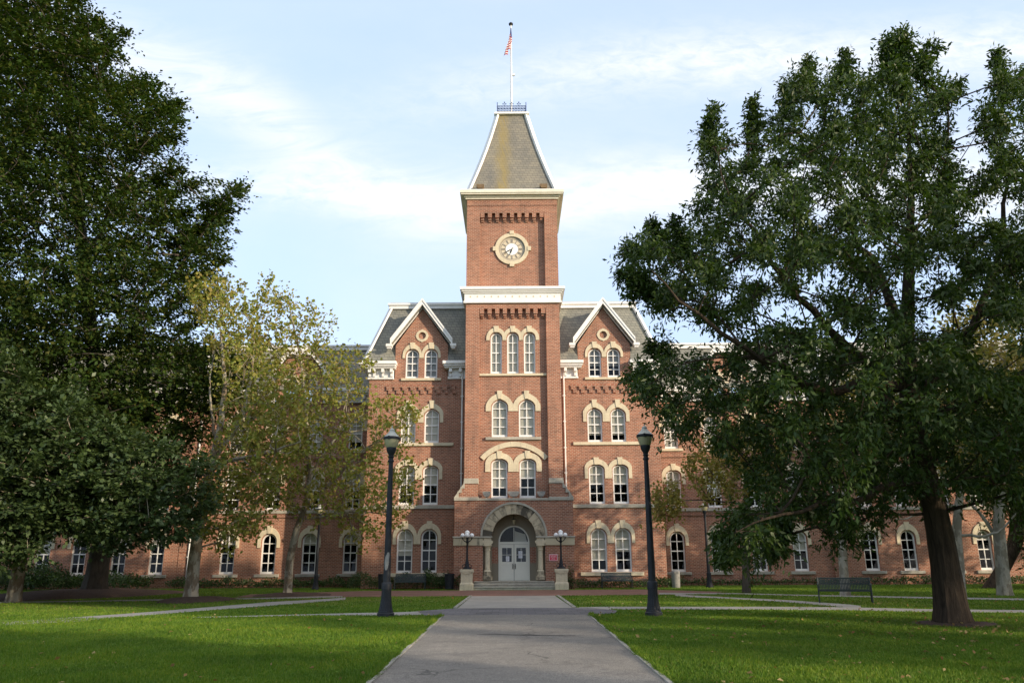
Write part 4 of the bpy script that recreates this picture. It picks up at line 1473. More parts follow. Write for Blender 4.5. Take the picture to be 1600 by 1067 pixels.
# dark rooms behind the windows, floors and back wall close the shell
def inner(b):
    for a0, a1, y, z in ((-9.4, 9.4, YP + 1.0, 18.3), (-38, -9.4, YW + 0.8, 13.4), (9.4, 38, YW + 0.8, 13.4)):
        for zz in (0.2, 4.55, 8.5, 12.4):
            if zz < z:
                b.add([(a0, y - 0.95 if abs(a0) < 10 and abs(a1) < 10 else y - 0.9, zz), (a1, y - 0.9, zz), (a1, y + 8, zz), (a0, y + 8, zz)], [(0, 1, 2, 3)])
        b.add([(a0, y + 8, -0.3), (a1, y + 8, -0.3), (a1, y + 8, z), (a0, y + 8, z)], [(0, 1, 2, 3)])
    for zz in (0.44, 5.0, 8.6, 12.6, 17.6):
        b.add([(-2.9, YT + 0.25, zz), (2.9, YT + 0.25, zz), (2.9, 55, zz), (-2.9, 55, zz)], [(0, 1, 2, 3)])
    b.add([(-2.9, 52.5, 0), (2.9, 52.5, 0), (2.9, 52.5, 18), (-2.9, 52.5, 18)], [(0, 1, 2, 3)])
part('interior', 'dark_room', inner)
#@@OBJECTS
# ------------------------------------------------------------------ lamps
LAMPG = 'tall black street lamps on the lawn'


def street_lamp(label):
    t = thing('street_lamp', label, 'street lamp', (0, 0, 0), 0, LAMPG)
    b = MB()
    b.lathe([(0.25, -0.1), (0.25, 0.10), (0.22, 0.12), (0.215, 0.16)], n=24)
    b.build('plinth', 'black_metal', t, True)
    b = MB()
    b.lathe([(0.21, 0.161), (0.185, 0.26), (0.16, 0.42), (0.145, 0.60), (0.138, 0.74)], n=32, flute=0.07)
    b.build('fluted_base', 'black_metal', t, False)
    b = MB()
    b.lathe([(0.15, 0.741), (0.15, 0.90), (0.135, 0.94), (0.11, 0.96), (0.108, 1.2), (0.095, 2.2), (0.082, 3.4), (0.066, 4.5)], n=20)
    b.build('pole', 'black_metal', t, True)
    b = MB()
    b.lathe([(0.09, 4.45), (0.095, 4.50), (0.07, 4.52), (0.07, 4.58), (0.10, 4.60), (0.07, 4.63), (0.085, 4.68), (0.13, 4.75), (0.155, 4.85), (0.15, 4.90)], n=20)
    b.build('lamp_holder', 'black_metal', t, True)
    b = MB()
    b.lathe([(0.14, 4.88), (0.16, 4.90), (0.20, 5.0), (0.225, 5.10), (0.228, 5.16)], n=24)
    b.build('glass_globe', 'glass_lamp', t, True)
    b = MB()
    b.lathe([(0.235, 5.13), (0.255, 5.14), (0.258, 5.20), (0.235, 5.215)], n=24)
    for a in (0.3, 2.4, 4.5):
        b.box(0.25 * math.cos(a) - 0.03, 0.25 * math.cos(a) + 0.03, 0.25 * math.sin(a) - 0.03, 0.25 * math.sin(a) + 0.03, 5.12, 5.22)
    b.build('lamp_band', 'black_metal', t, True)
    b = MB()
    b.lathe([(0.235, 5.216), (0.20, 5.25), (0.13, 5.32), (0.085, 5.38), (0.075, 5.41), (0.082, 5.43), (0.05, 5.47), (0.012, 5.49), (0.02, 5.52), (0.006, 5.58)], n=20)
    b.build('lamp_cap', 'galv_metal', t, True)
    return t


l0 = street_lamp('black street lamp left of the main walk, with a pale scuff on its pole')
b = MB()
rg = random.Random(3)
# worn paint on the pole of the left lamp
vs, fs = [], []
prof = [(1.30, -0.5, 0.1), (1.36, -0.75, 0.35), (1.44, -0.8, 0.55), (1.52, -0.9, 0.75), (1.60, -0.75, 0.7), (1.68, -0.6, 0.8), (1.74, -0.2, 0.85), (1.80, 0.1, 0.7)]
for z, a0, a1 in prof:
    for j in range(5):
        a = -math.pi / 2 + a0 * 0.8 + (a1 - a0) * 0.8 * j / 4
        vs.append((0.1075 * math.cos(a), 0.1075 * math.sin(a), z))
for i in range(len(prof) - 1):
    for j in range(4):
        fs.append((i * 5 + j, i * 5 + j + 1, (i + 1) * 5 + j + 1, (i + 1) * 5 + j))
b.add(vs, fs)
l1 = copy_tree(l0)
l1['label'] = 'black street lamp right of the main walk, its pole clean'
l2 = copy_tree(l0)
l2['label'] = 'distant street lamp by the wall behind the yellowing left trees'
l3 = copy_tree(l0)
l3['label'] = 'distant street lamp beside the pale concrete litter bin'
b.build('paint_scuff', 'can_concrete', [c for c in l0.children if c.name.startswith('pole')][0])
for o, (x, y) in ((l0, (-3.70, 24.3)), (l1, (4.02, 24.1)), (l2, (-12.0, 50.5)), (l3, (11.85, 50.3))):
    o.location = (x, y, gz(y))
l2.scale = (0.92,) * 3
l3.scale = (0.93,) * 3

# stone piers with globe lamps at the steps
PG, GG = 'stone piers flanking the steps', 'globe lamps on the stone piers'
pr0 = thing('stone_pier', 'cream stone pier on the left side of the entrance steps', 'stone pier', (0, 0, 0), 0, PG)
b = MB()
b.lathe([(0.55, -0.1), (0.55, 0.30), (0.53, 0.36), (0.47, 0.42), (0.46, 0.43)], n=4)
b.v = [(x * math.cos(math.pi / 4) - y * math.sin(math.pi / 4), x * math.sin(math.pi / 4) + y * math.cos(math.pi / 4), z) for x, y, z in b.v]
b.build('pier_base', 'stone', pr0)
b = MB()
b.box(-0.33, 0.33, -0.33, 0.33, 0.431, 0.93)
b.build('pier_shaft', 'stone', pr0)
b = MB()
b.bbox(-0.36, 0.36, -0.36, 0.36, 0.931, 0.99, 0.01)
b.bbox(-0.39, 0.39, -0.39, 0.39, 0.991, 1.15, 0.015)
b.prism([(-0.16, 0.90), (0.16, 0.90), (0.22, 0.99), (-0.22, 0.99)], -0.385, -0.33)
b.build('pier_cap', 'stone', pr0)
g0 = thing('globe_lamp', 'black globe lamp with white balls on the left stone pier', 'globe lamp', (0, 0, 0), 0, GG)
b = MB()
b.lathe([(0.27, 0), (0.27, 0.04), (0.2, 0.06), (0.12, 0.2), (0.10, 0.4), (0.065, 0.55), (0.05, 1.0), (0.045, 1.45), (0.09, 1.52), (0.10, 1.56), (0.06, 1.6), (0.07, 1.75), (0.11, 1.86)], n=14)
b.build('lamp_post', 'black_metal', g0, True)
for k in range(4):
    a = k * math.pi / 2
    b = MB()
    c_, s_ = math.cos(a), math.sin(a)
    pts = []
    for i in range(17):
        q = i / 16 * 2.1 * math.pi
        r = 0.115 * (1 - 0.55 * i / 16)
        pts.append((c_ * (0.20 + r * math.cos(q + 1.5)), s_ * (0.20 + r * math.cos(q + 1.5)), 0.18 + r * math.sin(q + 1.5) * 1.1))
    b.tube(pts, 0.022, 6)
    b.build('base_scroll', 'black_metal', g0, True)
    b = MB()
    b.tube([(c_ * r, s_ * r, z) for r, z in ((0.05, 1.55), (0.15, 1.58), (0.23, 1.66), (0.27, 1.74), (0.27, 1.80))], [0.03, 0.028, 0.025, 0.025, 0.04], 7)
    b.build('lamp_arm', 'black_metal', g0, True)
    b = MB()
    b.sphere((c_ * 0.27, s_ * 0.27, 1.91), 0.128, 14)
    b.build('globe', 'globe_white', g0, True)
b = MB()
b.sphere((0, 0, 2.06), 0.145, 14)
b.build('globe', 'globe_white', g0, True)
pr1 = copy_tree(pr0)
pr1['label'] = 'cream stone pier on the right side of the entrance steps'
g1 = copy_tree(g0)
g1['label'] = 'black globe lamp with white balls on the right stone pier'
for s, p, g in ((-1, pr0, g0), (1, pr1, g1)):
    p.location = (s * 2.74 + BX, 48.1, 0)
    g.location = (s * 2.74 + BX, 48.1, 1.15)

# lantern hanging in the entrance arch
lt = thing('hanging_lantern', 'small dark lantern hanging inside the entrance arch', 'lantern', (BX, 49.75, 3.75))
b = MB()
b.tube([(BX, 49.75, 4.36), (BX, 49.75, 4.1)], 0.02, 6)
b.lathe([(0.03, 0.36), (0.14, 0.30), (0.15, 0.28)], (BX, 49.75, 3.75), 6)
b.build('lantern_cap', 'black_metal', lt)
b = MB()
b.lathe([(0.06, 0.0), (0.13, 0.279)], (BX, 49.75, 3.75), 6)
b.build('lantern_glass', 'glass_lamp', lt)

# signs and notices
sg = thing('wall_sign', 'small red sign with white border on the porch brickwork', 'sign', (2.38, 48.98, 1.62))
b = MB()
b.box(2.13, 2.63, 48.965, 48.999, 1.60, 1.98)
b.build('sign_board', 'sign_white', sg)
b = MB()
b.box(2.165, 2.595, 48.958, 48.9645, 1.795, 1.945)
b.box(2.165, 2.595, 48.958, 48.9645, 1.635, 1.785)
b.build('sign_panel', 'sign_red', sg)
b = MB()
for z, segs in ((1.905, (0.06, 0.10, 0.05, 0.08)), (1.865, (0.09, 0.05, 0.1)), (1.825, (0.05, 0.06, 0.09)), (1.735, (0.09, 0.07)), (1.69, (0.05, 0.05, 0.07))):
    tot = sum(segs) + 0.025 * (len(segs) - 1)
    x = 2.38 - tot / 2
    for q in segs:
        b.box(x, x + q, 48.953, 48.9575, z - 0.011, z + 0.011)
        x += q + 0.025
b.build('lettering', 'sign_white', sg)
for x, z, wd, h, lab in ((-0.34, 1.74, 0.2, 0.3, 'white paper notice low on the left entrance door'), (0.44, 1.98, 0.24, 0.42, 'tall white paper notice on the right entrance door')):
    nt = thing('paper_notice', lab, 'notice', (x, 50.2, z), 0, 'notices on the entrance doors')
    b = MB()
    b.box(x - wd / 2, x + wd / 2, 50.205, 50.208, z - h / 2, z + h / 2)
    b.build('sheet', 'paper', nt)
    b = MB()
    for i in range(5):
        zz = z + h * (0.34 - 0.16 * i)
        b.box(x - wd * 0.34, x + wd * (0.34 if i % 2 else 0.2), 50.202, 50.2045, zz - 0.008, zz + 0.008)
    b.build('lettering', 'ink', nt)

# flag, hanging furled from the pole
b = MB()
NU, NV = 27, 40
fx, fz = TC[0] + 0.02, 41.25
grid = []
for i in range(NU):
    for j in range(NV):
        u, v_ = i / (NU - 1), j / (NV - 1)         # u along the fly, v down the hoist
        # cloth falls from the hoist: the fly end hangs down in tight folds
        dx = -0.62 * u * (0.35 + 0.65 * v_) * (0.4 + 0.6 * u) + 0.10 * math.sin(u * 15 + v_ * 2.5) * (0.4 + 0.6 * v_)
        dy = 0.16 * math.cos(u * 15 + v_ * 2) - 0.14 * u
        z = fz - 1.5 * v_ - 1.35 * u ** 0.9
        grid.append((fx - 0.03 + dx * 0.8, TC[1] - 0.12 + dy, z))
fcs, mi = [], []
for i in range(NU - 1):
    for j in range(NV - 1):
        fcs.append((i * NV + j, (i + 1) * NV + j, (i + 1) * NV + j + 1, i * NV + j + 1))
        st = int(j / (NV - 1) * 13)
        u = i / (NU - 1)
        mi.append(2 if (u < 0.46 and st < 8) else (0 if st % 2 == 0 else 1))
b.v, b.f, b.mi = grid, fcs, mi
fl_ = thing('flag', 'furled american flag hanging from the rooftop flagpole', 'flag', (TC[0], TC[1], 38.4))
fc_ = b.build('cloth', ['flag_red', 'flag_white', 'flag_blue'], fl_, True)

# ------------------------------------------------------------------ benches and bins
def bench(label):
    t = thing('park_bench', label, 'bench', (0, 0, 0), 0, 'dark metal benches')
    w2 = 0.9
    b = MB()
    n = 34
    for i in range(n):
        x = -w2 + 0.05 + (2 * w2 - 0.1) * i / (n - 1)
        b.beam((x, 0.17, 0.47), (x, 0.30, 0.86), 0.036, 0.012, (0, 1, 0))
    b.beam((-w2 + 0.03, 0.16, 0.455), (w2 - 0.03, 0.16, 0.455), 0.03, 0.04)
    b.beam((-w2 + 0.03, 0.31, 0.87), (w2 - 0.03, 0.31, 0.87), 0.035, 0.045)
    b.beam((-w2 + 0.03, 0.255, 0.67), (w2 - 0.03, 0.255, 0.67), 0.02, 0.04)
    b.build('backrest', 'bench_metal', t)
    b = MB()
    n = 34
    for i in range(n):
        x = -w2 + 0.05 + (2 * w2 - 0.1) * i / (n - 1)
        b.beam((x, -0.28, 0.445), (x, 0.15, 0.43), 0.036, 0.012)
    b.beam((-w2 + 0.03, -0.29, 0.435), (w2 - 0.03, -0.29, 0.435), 0.035, 0.05)
    b.beam((-w2 + 0.03, 0.13, 0.42), (w2 - 0.03, 0.13, 0.42), 0.03, 0.03)
    b.build('seat', 'bench_metal', t)
    for s in (-1, 1):
        x = s * w2
        b = MB()
        b.tube([(x, -0.27, 0.0), (x, -0.27, 0.64), (x, -0.24, 0.67), (x, 0.20, 0.67)], 0.027, 8)
        b.build('armrest', 'bench_metal', t, True)
        b = MB()
        b.tube([(x, 0.40, 0.0), (x, 0.16, 0.44), (x, 0.31, 0.89)], 0.027, 8)
        b.build('leg', 'bench_metal', t, True)
        b = MB()
        b.tube([(x, -0.27, 0.43), (x, 0.16, 0.43)], 0.024, 8)
        b.build('side_rail', 'bench_metal', t, True)
    return t


bn = bench('dark metal bench in front of shrubs left of the entrance')
bn1 = copy_tree(bn)
bn1['label'] = 'dark metal bench against the brick wall right of the entrance'
bn2 = copy_tree(bn)
bn2['label'] = 'dark metal bench on the far right lawn, turned slightly'
bn.location = (-6.15, 49.6, 0)
bn1.location = (6.2, 49.8, 0)
bn2.location = (12.2, 30.75, 0)
bn2.rotation_euler.z = R(-20)

def bin_black(label, x, y):
    t = thing('litter_bin', label, 'litter bin', (x, y, 0), 0, 'black litter bins by the shrubs')
    b = MB()
    n = 24
    for i in range(n):
        a = 2 * math.pi * i / n
        c_, s_ = math.cos(a), math.sin(a)
        b.beam((x + 0.235 * c_, y + 0.235 * s_, 0.05), (x + 0.28 * c_, y + 0.28 * s_, 0.86), 0.045, 0.008, (c_, s_, 0))
    b.lathe([(0.25, 0.05), (0.25, 0.10), (0.235, 0.11)], (x, y, 0), 24)
    b.lathe([(0.285, 0.82), (0.295, 0.85), (0.30, 0.9), (0.26, 0.905)], (x, y, 0), 24)
    b.build('bin_body', 'black_metal', t)
    b = MB()
    b.lathe([(0.225, 0.06), (0.265, 0.84), (0.20, 0.85), (0.18, 0.6)], (x, y, 0), 24)
    b.build('liner', 'wood_dark', t, True)
    return t


bin_black('black slatted litter bin beside the left stone pier', -3.75, 48.75)
bin_black('black litter bin half hidden behind the left street lamp', -7.75, 49.3)
cb = thing('concrete_bin', 'pale concrete litter bin with domed lid on the right grass', 'litter bin', (9.75, 49.9, 0))
b = MB()
b.lathe([(0.22, 0), (0.24, 0.03), (0.265, 0.80), (0.27, 0.82)], (9.75, 49.9, 0), 24)
b.build('bin_body', 'can_concrete', cb, True)
b = MB()
b.lathe([(0.255, 0.821), (0.255, 0.92), (0.20, 1.0), (0.12, 1.04), (0.11, 1.03)], (9.75, 49.9, 0), 24)
b.box(9.62, 9.88, 49.62, 49.7, 0.85, 0.93)
b.build('lid', 'can_concrete', cb, True)

# ------------------------------------------------------------------ foliage
def leaf_mesh(name, P, D, N, L, W, mat, parent=None):
    """one four-cornered leaf per row: base P, direction D, normal N"""
    D = D / (np.linalg.norm(D, axis=1, keepdims=True) + 1e-9)
    S = np.cross(D, N)
    S /= (np.linalg.norm(S, axis=1, keepdims=True) + 1e-9)
    NN = np.cross(S, D)
    n = len(P)
    L = L[:, None]
    W = W[:, None]
    mid = P + D * L * 0.5
    V = np.empty((n, 4, 3), dtype=np.float32)
    V[:, 0] = P
    V[:, 1] = mid + S * W * 0.5 + NN * W * 0.12
    V[:, 2] = P + D * L - NN * L * 0.10
    V[:, 3] = mid - S * W * 0.5 + NN * W * 0.12
    o0 = ORIGIN.get(parent.name) if parent is not None else None
    V = V.reshape(-1, 3)
    if o0 is not None:
        V = V - np.array(o0, dtype=np.float32)
    me = bpy.data.meshes.new(name)
    me.vertices.add(n * 4)
    me.vertices.foreach_set('co', np.ascontiguousarray(V, dtype=np.float32).ravel())
    me.loops.add(n * 4)
    me.loops.foreach_set('vertex_index', np.arange(n * 4, dtype=np.int32))
    me.polygons.add(n)
    me.polygons.foreach_set('loop_start', np.arange(0, n * 4, 4, dtype=np.int32))
    me.materials.append(M[mat])
    me.update(calc_edges=True)
    o = bpy.data.objects.new(name, me)
    C.objects.link(o)
    if parent is not None:
        o.parent = parent
    return o


def unit(a):
    return a / (np.linalg.norm(a, axis=1, keepdims=True) + 1e-9)


def foliage(cl, rad, seed, per, nl, size, style, centre, flat=1.0, wl=0.6):
    """leaves on twigs round the clump centres cl (n,3). style: droop / layer / loose"""
    g = np.random.default_rng(seed)
    nc = len(cl)
    T = nc * per
    ci = np.repeat(np.arange(nc), per)
    c = cl[ci]
    r = rad[ci]
    out = unit(c - centre + g.normal(0, 0.01, (T, 3)))
    dirv = unit(g.normal(0, 1, (T, 3)) + out * 0.7)
    if style == 'droop':
        dirv[:, 2] += 0.15
    elif style == 'layer':
        dirv[:, 2] = dirv[:, 2] * 0.45 + 0.12
    else:
        dirv[:, 2] += 0.25
    dirv = unit(dirv)
    sc = np.array([1, 1, flat])
    base = c + unit(g.normal(0, 1, (T, 3))) * (r * g.uniform(0, 0.45, T))[:, None] * sc
    ln = r * g.uniform(0.5, 1.0, T)
    s_ = np.tile(np.linspace(0.12, 1.0, nl), T)
    ti = np.repeat(np.arange(T), nl)
    n = T * nl
    P = base[ti] + dirv[ti] * (ln[ti] * s_)[:, None]
    if style == 'droop':
        P[:, 2] -= 0.22 * ln[ti] * s_ ** 2
    P += g.normal(0, 0.02, (n, 3)) + g.normal(0, 1, (n, 3)) * (size * 0.35)
    side = unit(g.normal(0, 1, (n, 3)))
    if style == 'droop':
        D = dirv[ti] * 0.5 + side * 0.7 + np.array([0, 0, -0.38])
        N = unit(g.normal(0, 1, (n, 3)) * 0.7 + out[ti] * 0.3 + np.array([0, 0, 0.5]))
    elif style == 'layer':
        D = dirv[ti] * 0.8 + side * 0.7 * np.array([1, 1, 0.4]) + np.array([0, 0, -0.12])
        N = unit(g.normal(0, 1, (n, 3)) * 0.45 + np.array([0, 0, 1.0]) + out[ti] * 0.35)
    else:
        D = dirv[ti] * 0.3 + side * 0.9 + np.array([0, 0, -0.3])
        N = unit(g.normal(0, 1, (n, 3)))
    L = size * g.uniform(0.6, 1.25, n)
    W = L * wl * g.uniform(0.8, 1.2, n)
    return P, D, N, L, W, base, dirv, ln


def in_poly(px, py, poly):
    inside = np.zeros(len(px), bool)
    j = len(poly) - 1
    for i in range(len(poly)):
        xi, yi = poly[i]
        xj, yj = poly[j]
        cnd = ((yi > py) != (yj > py)) & (px < (xj - xi) * (py - yi) / (yj - yi + 1e-9) + xi)
        inside ^= cnd
        j = i
    return inside


def edge_dist(px, py, poly):
    dmin = np.full(len(px), 1e9)
    for i in range(len(poly)):
        ax, ay = poly[i - 1]
        bx, by = poly[i]
        vx, vy = bx - ax, by - ay
        t = np.clip(((px - ax) * vx + (py - ay) * vy) / (vx * vx + vy * vy + 1e-9), 0, 1)
        dmin = np.minimum(dmin, np.hypot(px - ax - t * vx, py - ay - t * vy))
    return dmin


def clumps(poly, Y0, depth, spacing, seed, holes=(), n_try=60000, ycur=0.0, maxn=900, dens=None):
    """clump centres filling a crown of the given outline, round in depth about Y0"""
    g = np.random.default_rng(seed)
    P = np.array(poly, float)
    x0, y0 = P.min(0)
    x1, y1 = P.max(0)
    px = g.uniform(x0, x1, n_try)
    py = g.uniform(y0, y1, n_try)
    m_ = in_poly(px, py, poly)
    px, py = px[m_], py[m_]
    ed = edge_dist(px, py, poly)
    hpad = spacing * F / Y0 * 0.20
    for hx, hy, ha, hb in holes:
        q = ((px - hx) / (ha + hpad)) ** 2 + ((py - hy) / (hb + hpad)) ** 2 < 1
        px, py, ed = px[~q], py[~q], ed[~q]
    mpp = Y0 / F
    R2 = (x1 - x0) * 0.35
    pts = []
    for a, c_, e in zip(px, py, ed):
        if e < spacing / mpp * 0.28:
            continue
        th = min(depth, math.sqrt(max(0.0, 1 - (1 - min(1, e / R2)) ** 2)) * depth + 0.15)
        dy = g.uniform(-th, th)
        p = at(a, c_, Y0 + dy + ycur * e * mpp)
        q = np.array(p)
        if pts:
            dd = np.array(pts) - q
            if np.min(np.einsum('ij,ij->i', dd, dd)) < spacing ** 2:
                continue
        pts.append(q)
        if len(pts) >= maxn:
            break
    return np.array(pts)


def skeleton(b, limbs, cl, r_tip, rg, expo=0.42, n=6, wig=0.15):
    """limbs: list of (points, radii) polylines; joins every clump centre to the nearest wood"""
    nodes, rads, par = [], [], []
    for pts, rr in limbs:
        for i, p in enumerate(pts):
            nodes.append(np.array(p))
            rads.append(rr[i])
            par.append(-1)
    n0 = len(nodes)
    if len(cl) == 0:
        return
    root = nodes[0]
    order = np.argsort(np.linalg.norm(cl - root, axis=1))
    cost = [0.0] * n0
    cnt = [0] * (n0 + len(cl))
    NA = np.zeros((n0 + len(cl), 3))
    NA[:n0] = np.array(nodes)
    CO = np.zeros(n0 + len(cl))
    k_ = n0
    par = [-1] * (n0 + len(cl))
    low = NA[:n0, 2].min()
    for ix in order:
        p = cl[ix]
        dd = np.linalg.norm(NA[:k_] - p, axis=1)
        up = np.maximum(0, NA[:k_, 2] - p[2]) * 0.8
        c_ = dd + up + CO[:k_] * 0.25
        j = int(np.argmin(c_))
        NA[k_] = p
        CO[k_] = CO[j] + dd[j]
        par[k_] = j
        k_ += 1
    for i in range(k_ - 1, n0 - 1, -1):
        cnt[i] += 1
        if par[i] >= n0:
            cnt[par[i]] += cnt[i]
    for i in range(n0, k_):
        j = par[i]
        A, B = Vector(NA[j]), Vector(NA[i])
        d_ = (B - A).length
        r1 = r_tip * cnt[i] ** expo
        if j >= n0:
            r0 = min(r_tip * (cnt[j]) ** expo, r1 * 1.5)
        else:
            r0 = min(rads[j] * 0.9, r1 * 1.5)
        md = (A + B) / 2 + Vector((rg.uniform(-wig, wig), rg.uniform(-wig, wig), rg.uniform(-0.05, wig))) * d_
        q = [A, A.lerp(md, 0.55) + (md - (A + B) / 2) * 0.2, md.lerp(B, 0.4), B]
        b.tube(q, [r0, r0 * 0.85 + r1 * 0.15, r0 * 0.35 + r1 * 0.65, r1], n)


def trunk_mb(b, pts, rad, flare=1.5, n=22, seed=0, roots=6):
    """tapered trunk with a flared, lobed foot"""
    rg = random.Random(seed)
    pts = [Vector(p) for p in pts]
    # resample
    Q, RR = [], []
    for i in range(len(pts) - 1):
        st = max(2, int((pts[i + 1] - pts[i]).length / 0.25))
        for k2 in range(st):
            t = k2 / st
            Q.append(pts[i].lerp(pts[i + 1], t))
            RR.append(rad[i] * (1 - t) + rad[i + 1] * t)
    Q.append(pts[-1])
    RR.append(rad[-1])
    # smooth
    for _ in range(3):
        Q = [Q[0]] + [(Q[i - 1] + Q[i] * 2 + Q[i + 1]) / 4 for i in range(1, len(Q) - 1)] + [Q[-1]]
    vs, fs = [], []
    ph = rg.uniform(0, 6)
    z0 = Q[0].z
    for p, r in zip(Q, RR):
        h = p.z - z0
        fl_ = 1 + (flare - 1) * math.exp(-h / 0.28)
        for i in range(n):
            a = 2 * math.pi * i / n
            lob = 1 + (0.14 * math.exp(-h / 0.5) + 0.03) * math.sin(roots * a + ph) + 0.02 * math.sin(11 * a + h * 2) + rg.uniform(-0.02, 0.02)
            rr = r * fl_ * lob
            vs.append((p.x + rr * math.cos(a), p.y + rr * math.sin(a), p.z))
    for j in range(len(Q) - 1):
        for i in range(n):
            k2 = (i + 1) % n
            fs.append((j * n + i, j * n + k2, (j + 1) * n + k2, (j + 1) * n + i))
    b.add(vs, fs)


def limb(pix, rad):
    """pix: (photo x, y, depth Y)"""
    return [at(*p) for p in pix], rad


def tree(name, label, group, base, trunkpix, trad, limbs, crown, leafmat, bark, seed, per, nl, size, style, depth, Y0, spacing, crad,
         holes=(), flat=1.0, wl=0.6, flare=1.5, r_tip=0.012, cat='tree', maxn=900, extra=None, twigs=True, expo=0.42, roots=6):
    rg = random.Random(seed)
    t = thing(name, label, cat, (base[0], base[1], gz(base[1])), 0, group)
    b = MB()
    tp = [Vector((base[0], base[1], gz(base[1]) - 0.15 + (base[2] if len(base) > 2 else 0)))] + [at(*p) for p in trunkpix]
    trunk_mb(b, tp, trad, flare, seed=seed, roots=roots)
    b.build('trunk', bark, t, True)
    cl = []
    crowns = crown if isinstance(crown[0], list) else [crown]
    for i, pc in enumerate(crowns):
        dd = depth[i] if isinstance(depth, (list, tuple)) else depth
        yy = Y0[i] if isinstance(Y0, (list, tuple)) else Y0
        sp = spacing[i] if isinstance(spacing, (list, tuple)) else spacing
        c_ = clumps(pc, yy, dd, sp, seed + i * 17, holes, maxn=maxn)
        if len(c_):
            cl.append(c_)
    cl = np.concatenate(cl)
    n_in = len(cl)
    if extra:
        g_ = np.random.default_rng(seed + 77)
        ex = []
        for (ax, ay, bx, by) in extra:
            yd = (Y0[0] if isinstance(Y0, (list, tuple)) else Y0) + g_.uniform(-1.5, 1.5)
            ln_ = math.hypot(bx - ax, by - ay) * yd / F
            k_ = max(3, int(ln_ / (crad * 0.36)))
            for i_ in range(k_):
                t_ = (i_ + 0.5) / k_
                ex.append(np.array(at(ax + (bx - ax) * t_ + g_.normal(0, 2), ay + (by - ay) * t_ + g_.normal(0, 2), yd)))
        cl = np.concatenate([cl, np.array(ex)])
    LB = [limb(p, r) for p, r in limbs]
    b = MB()
    for p, r in LB:
        q = []
        # gentle wobble on long limbs
        pp, rr_ = [p[0]], [r[0]]
        for i_ in range(len(p) - 1):
            A_, B_ = Vector(p[i_]), Vector(p[i_ + 1])
            d_ = (B_ - A_).length
            for t_ in (1 / 3, 2 / 3, 1.0):
                w_ = 0.055 * d_ if t_ < 1 else 0.03 * d_
                pp.append(A_.lerp(B_, t_) + Vector((rg.uniform(-w_, w_), rg.uniform(-w_, w_), rg.uniform(-w_, w_))))
                rr_.append((r[i_] * (1 - t_) + r[i_ + 1] * t_) * rg.uniform(0.93, 1.07))
        b.tube(pp, rr_, 9)
    tail = [(tp[1:], trad[1:])]
    skeleton(b, tail + LB, cl, r_tip, rg, expo)
    g = np.random.default_rng(seed + 5)
    rad = crad * g.uniform(0.7, 1.3, len(cl))
    rad[n_in:] *= 0.48
    cen = cl.mean(0) * np.array([1, 1, 1]) + np.array([0, 0, -2.0])
    P, D, N, L, W, tb, td, tl = foliage(cl, rad, seed + 9, per, nl, size, style, cen, flat, wl)
    b.build('branches', bark, t, True)
    leaf_mesh('crown', P, D, N, L, W, leafmat, t)
    return t, len(P), len(cl)


TREES = []
OAK = [(968, 430), (975, 385), (1015, 350), (1050, 340), (1078, 355), (1092, 300), (1082, 245), (1086, 195), (1112, 172), (1145, 205), (1152, 240), (1172, 222), (1178, 165), (1205, 185),
       (1225, 160), (1230, 130), (1262, 92), (1290, 115), (1318, 85), (1345, 110), (1382, 105), (1384, 65), (1410, 48), (1452, 75), (1468, 125), (1500, 138), (1488, 190), (1512, 192), (1535, 140),
       (1555, 82), (1575, 110), (1620, 100), (1720, 120), (1830, 240), (1860, 450), (1820, 640), (1750, 760), (1640, 810), (1560, 800), (1500, 785), (1440, 775), (1395, 800), (1340, 850), (1290, 880),
       (1245, 805), (1205, 870), (1130, 878), (1105, 845), (1125, 800), (1165, 760), (1150, 715), (1100, 685), (1030, 695), (1018, 650), (990, 620), (985, 585), (1012, 530), (1050, 520), (1085, 545),
       (1125, 520), (1080, 505), (1030, 500), (985, 455)]
OH = [(1255, 488, 36, 18), (1200, 425, 24, 20), (1305, 440, 26, 18), (1395, 452, 16, 26), (1492, 215, 12, 18), (1330, 300, 14, 14), (1520, 250, 22, 40), (1570, 330, 26, 24), (1120, 545, 26, 14), (1180, 510, 26, 14),
      (1165, 430, 12, 14), (1245, 275, 12, 10), (1470, 500, 34, 22), (1555, 540, 40, 40), (1360, 395, 16, 10), (1430, 330, 12, 16), (1590, 210, 16, 26), (1300, 500, 22, 12), (1345, 465, 14, 14), (1210, 480, 20, 14), (1265, 445, 14, 20), (1440, 450, 18, 24), (1480, 420, 14, 20), (1540, 330, 16, 22), (1280, 330, 12, 16), (1385, 300, 10, 14), (1520, 470, 16, 26), (1230, 360, 10, 14), (1400, 590, 12, 20), (1330, 520, 18, 12)]
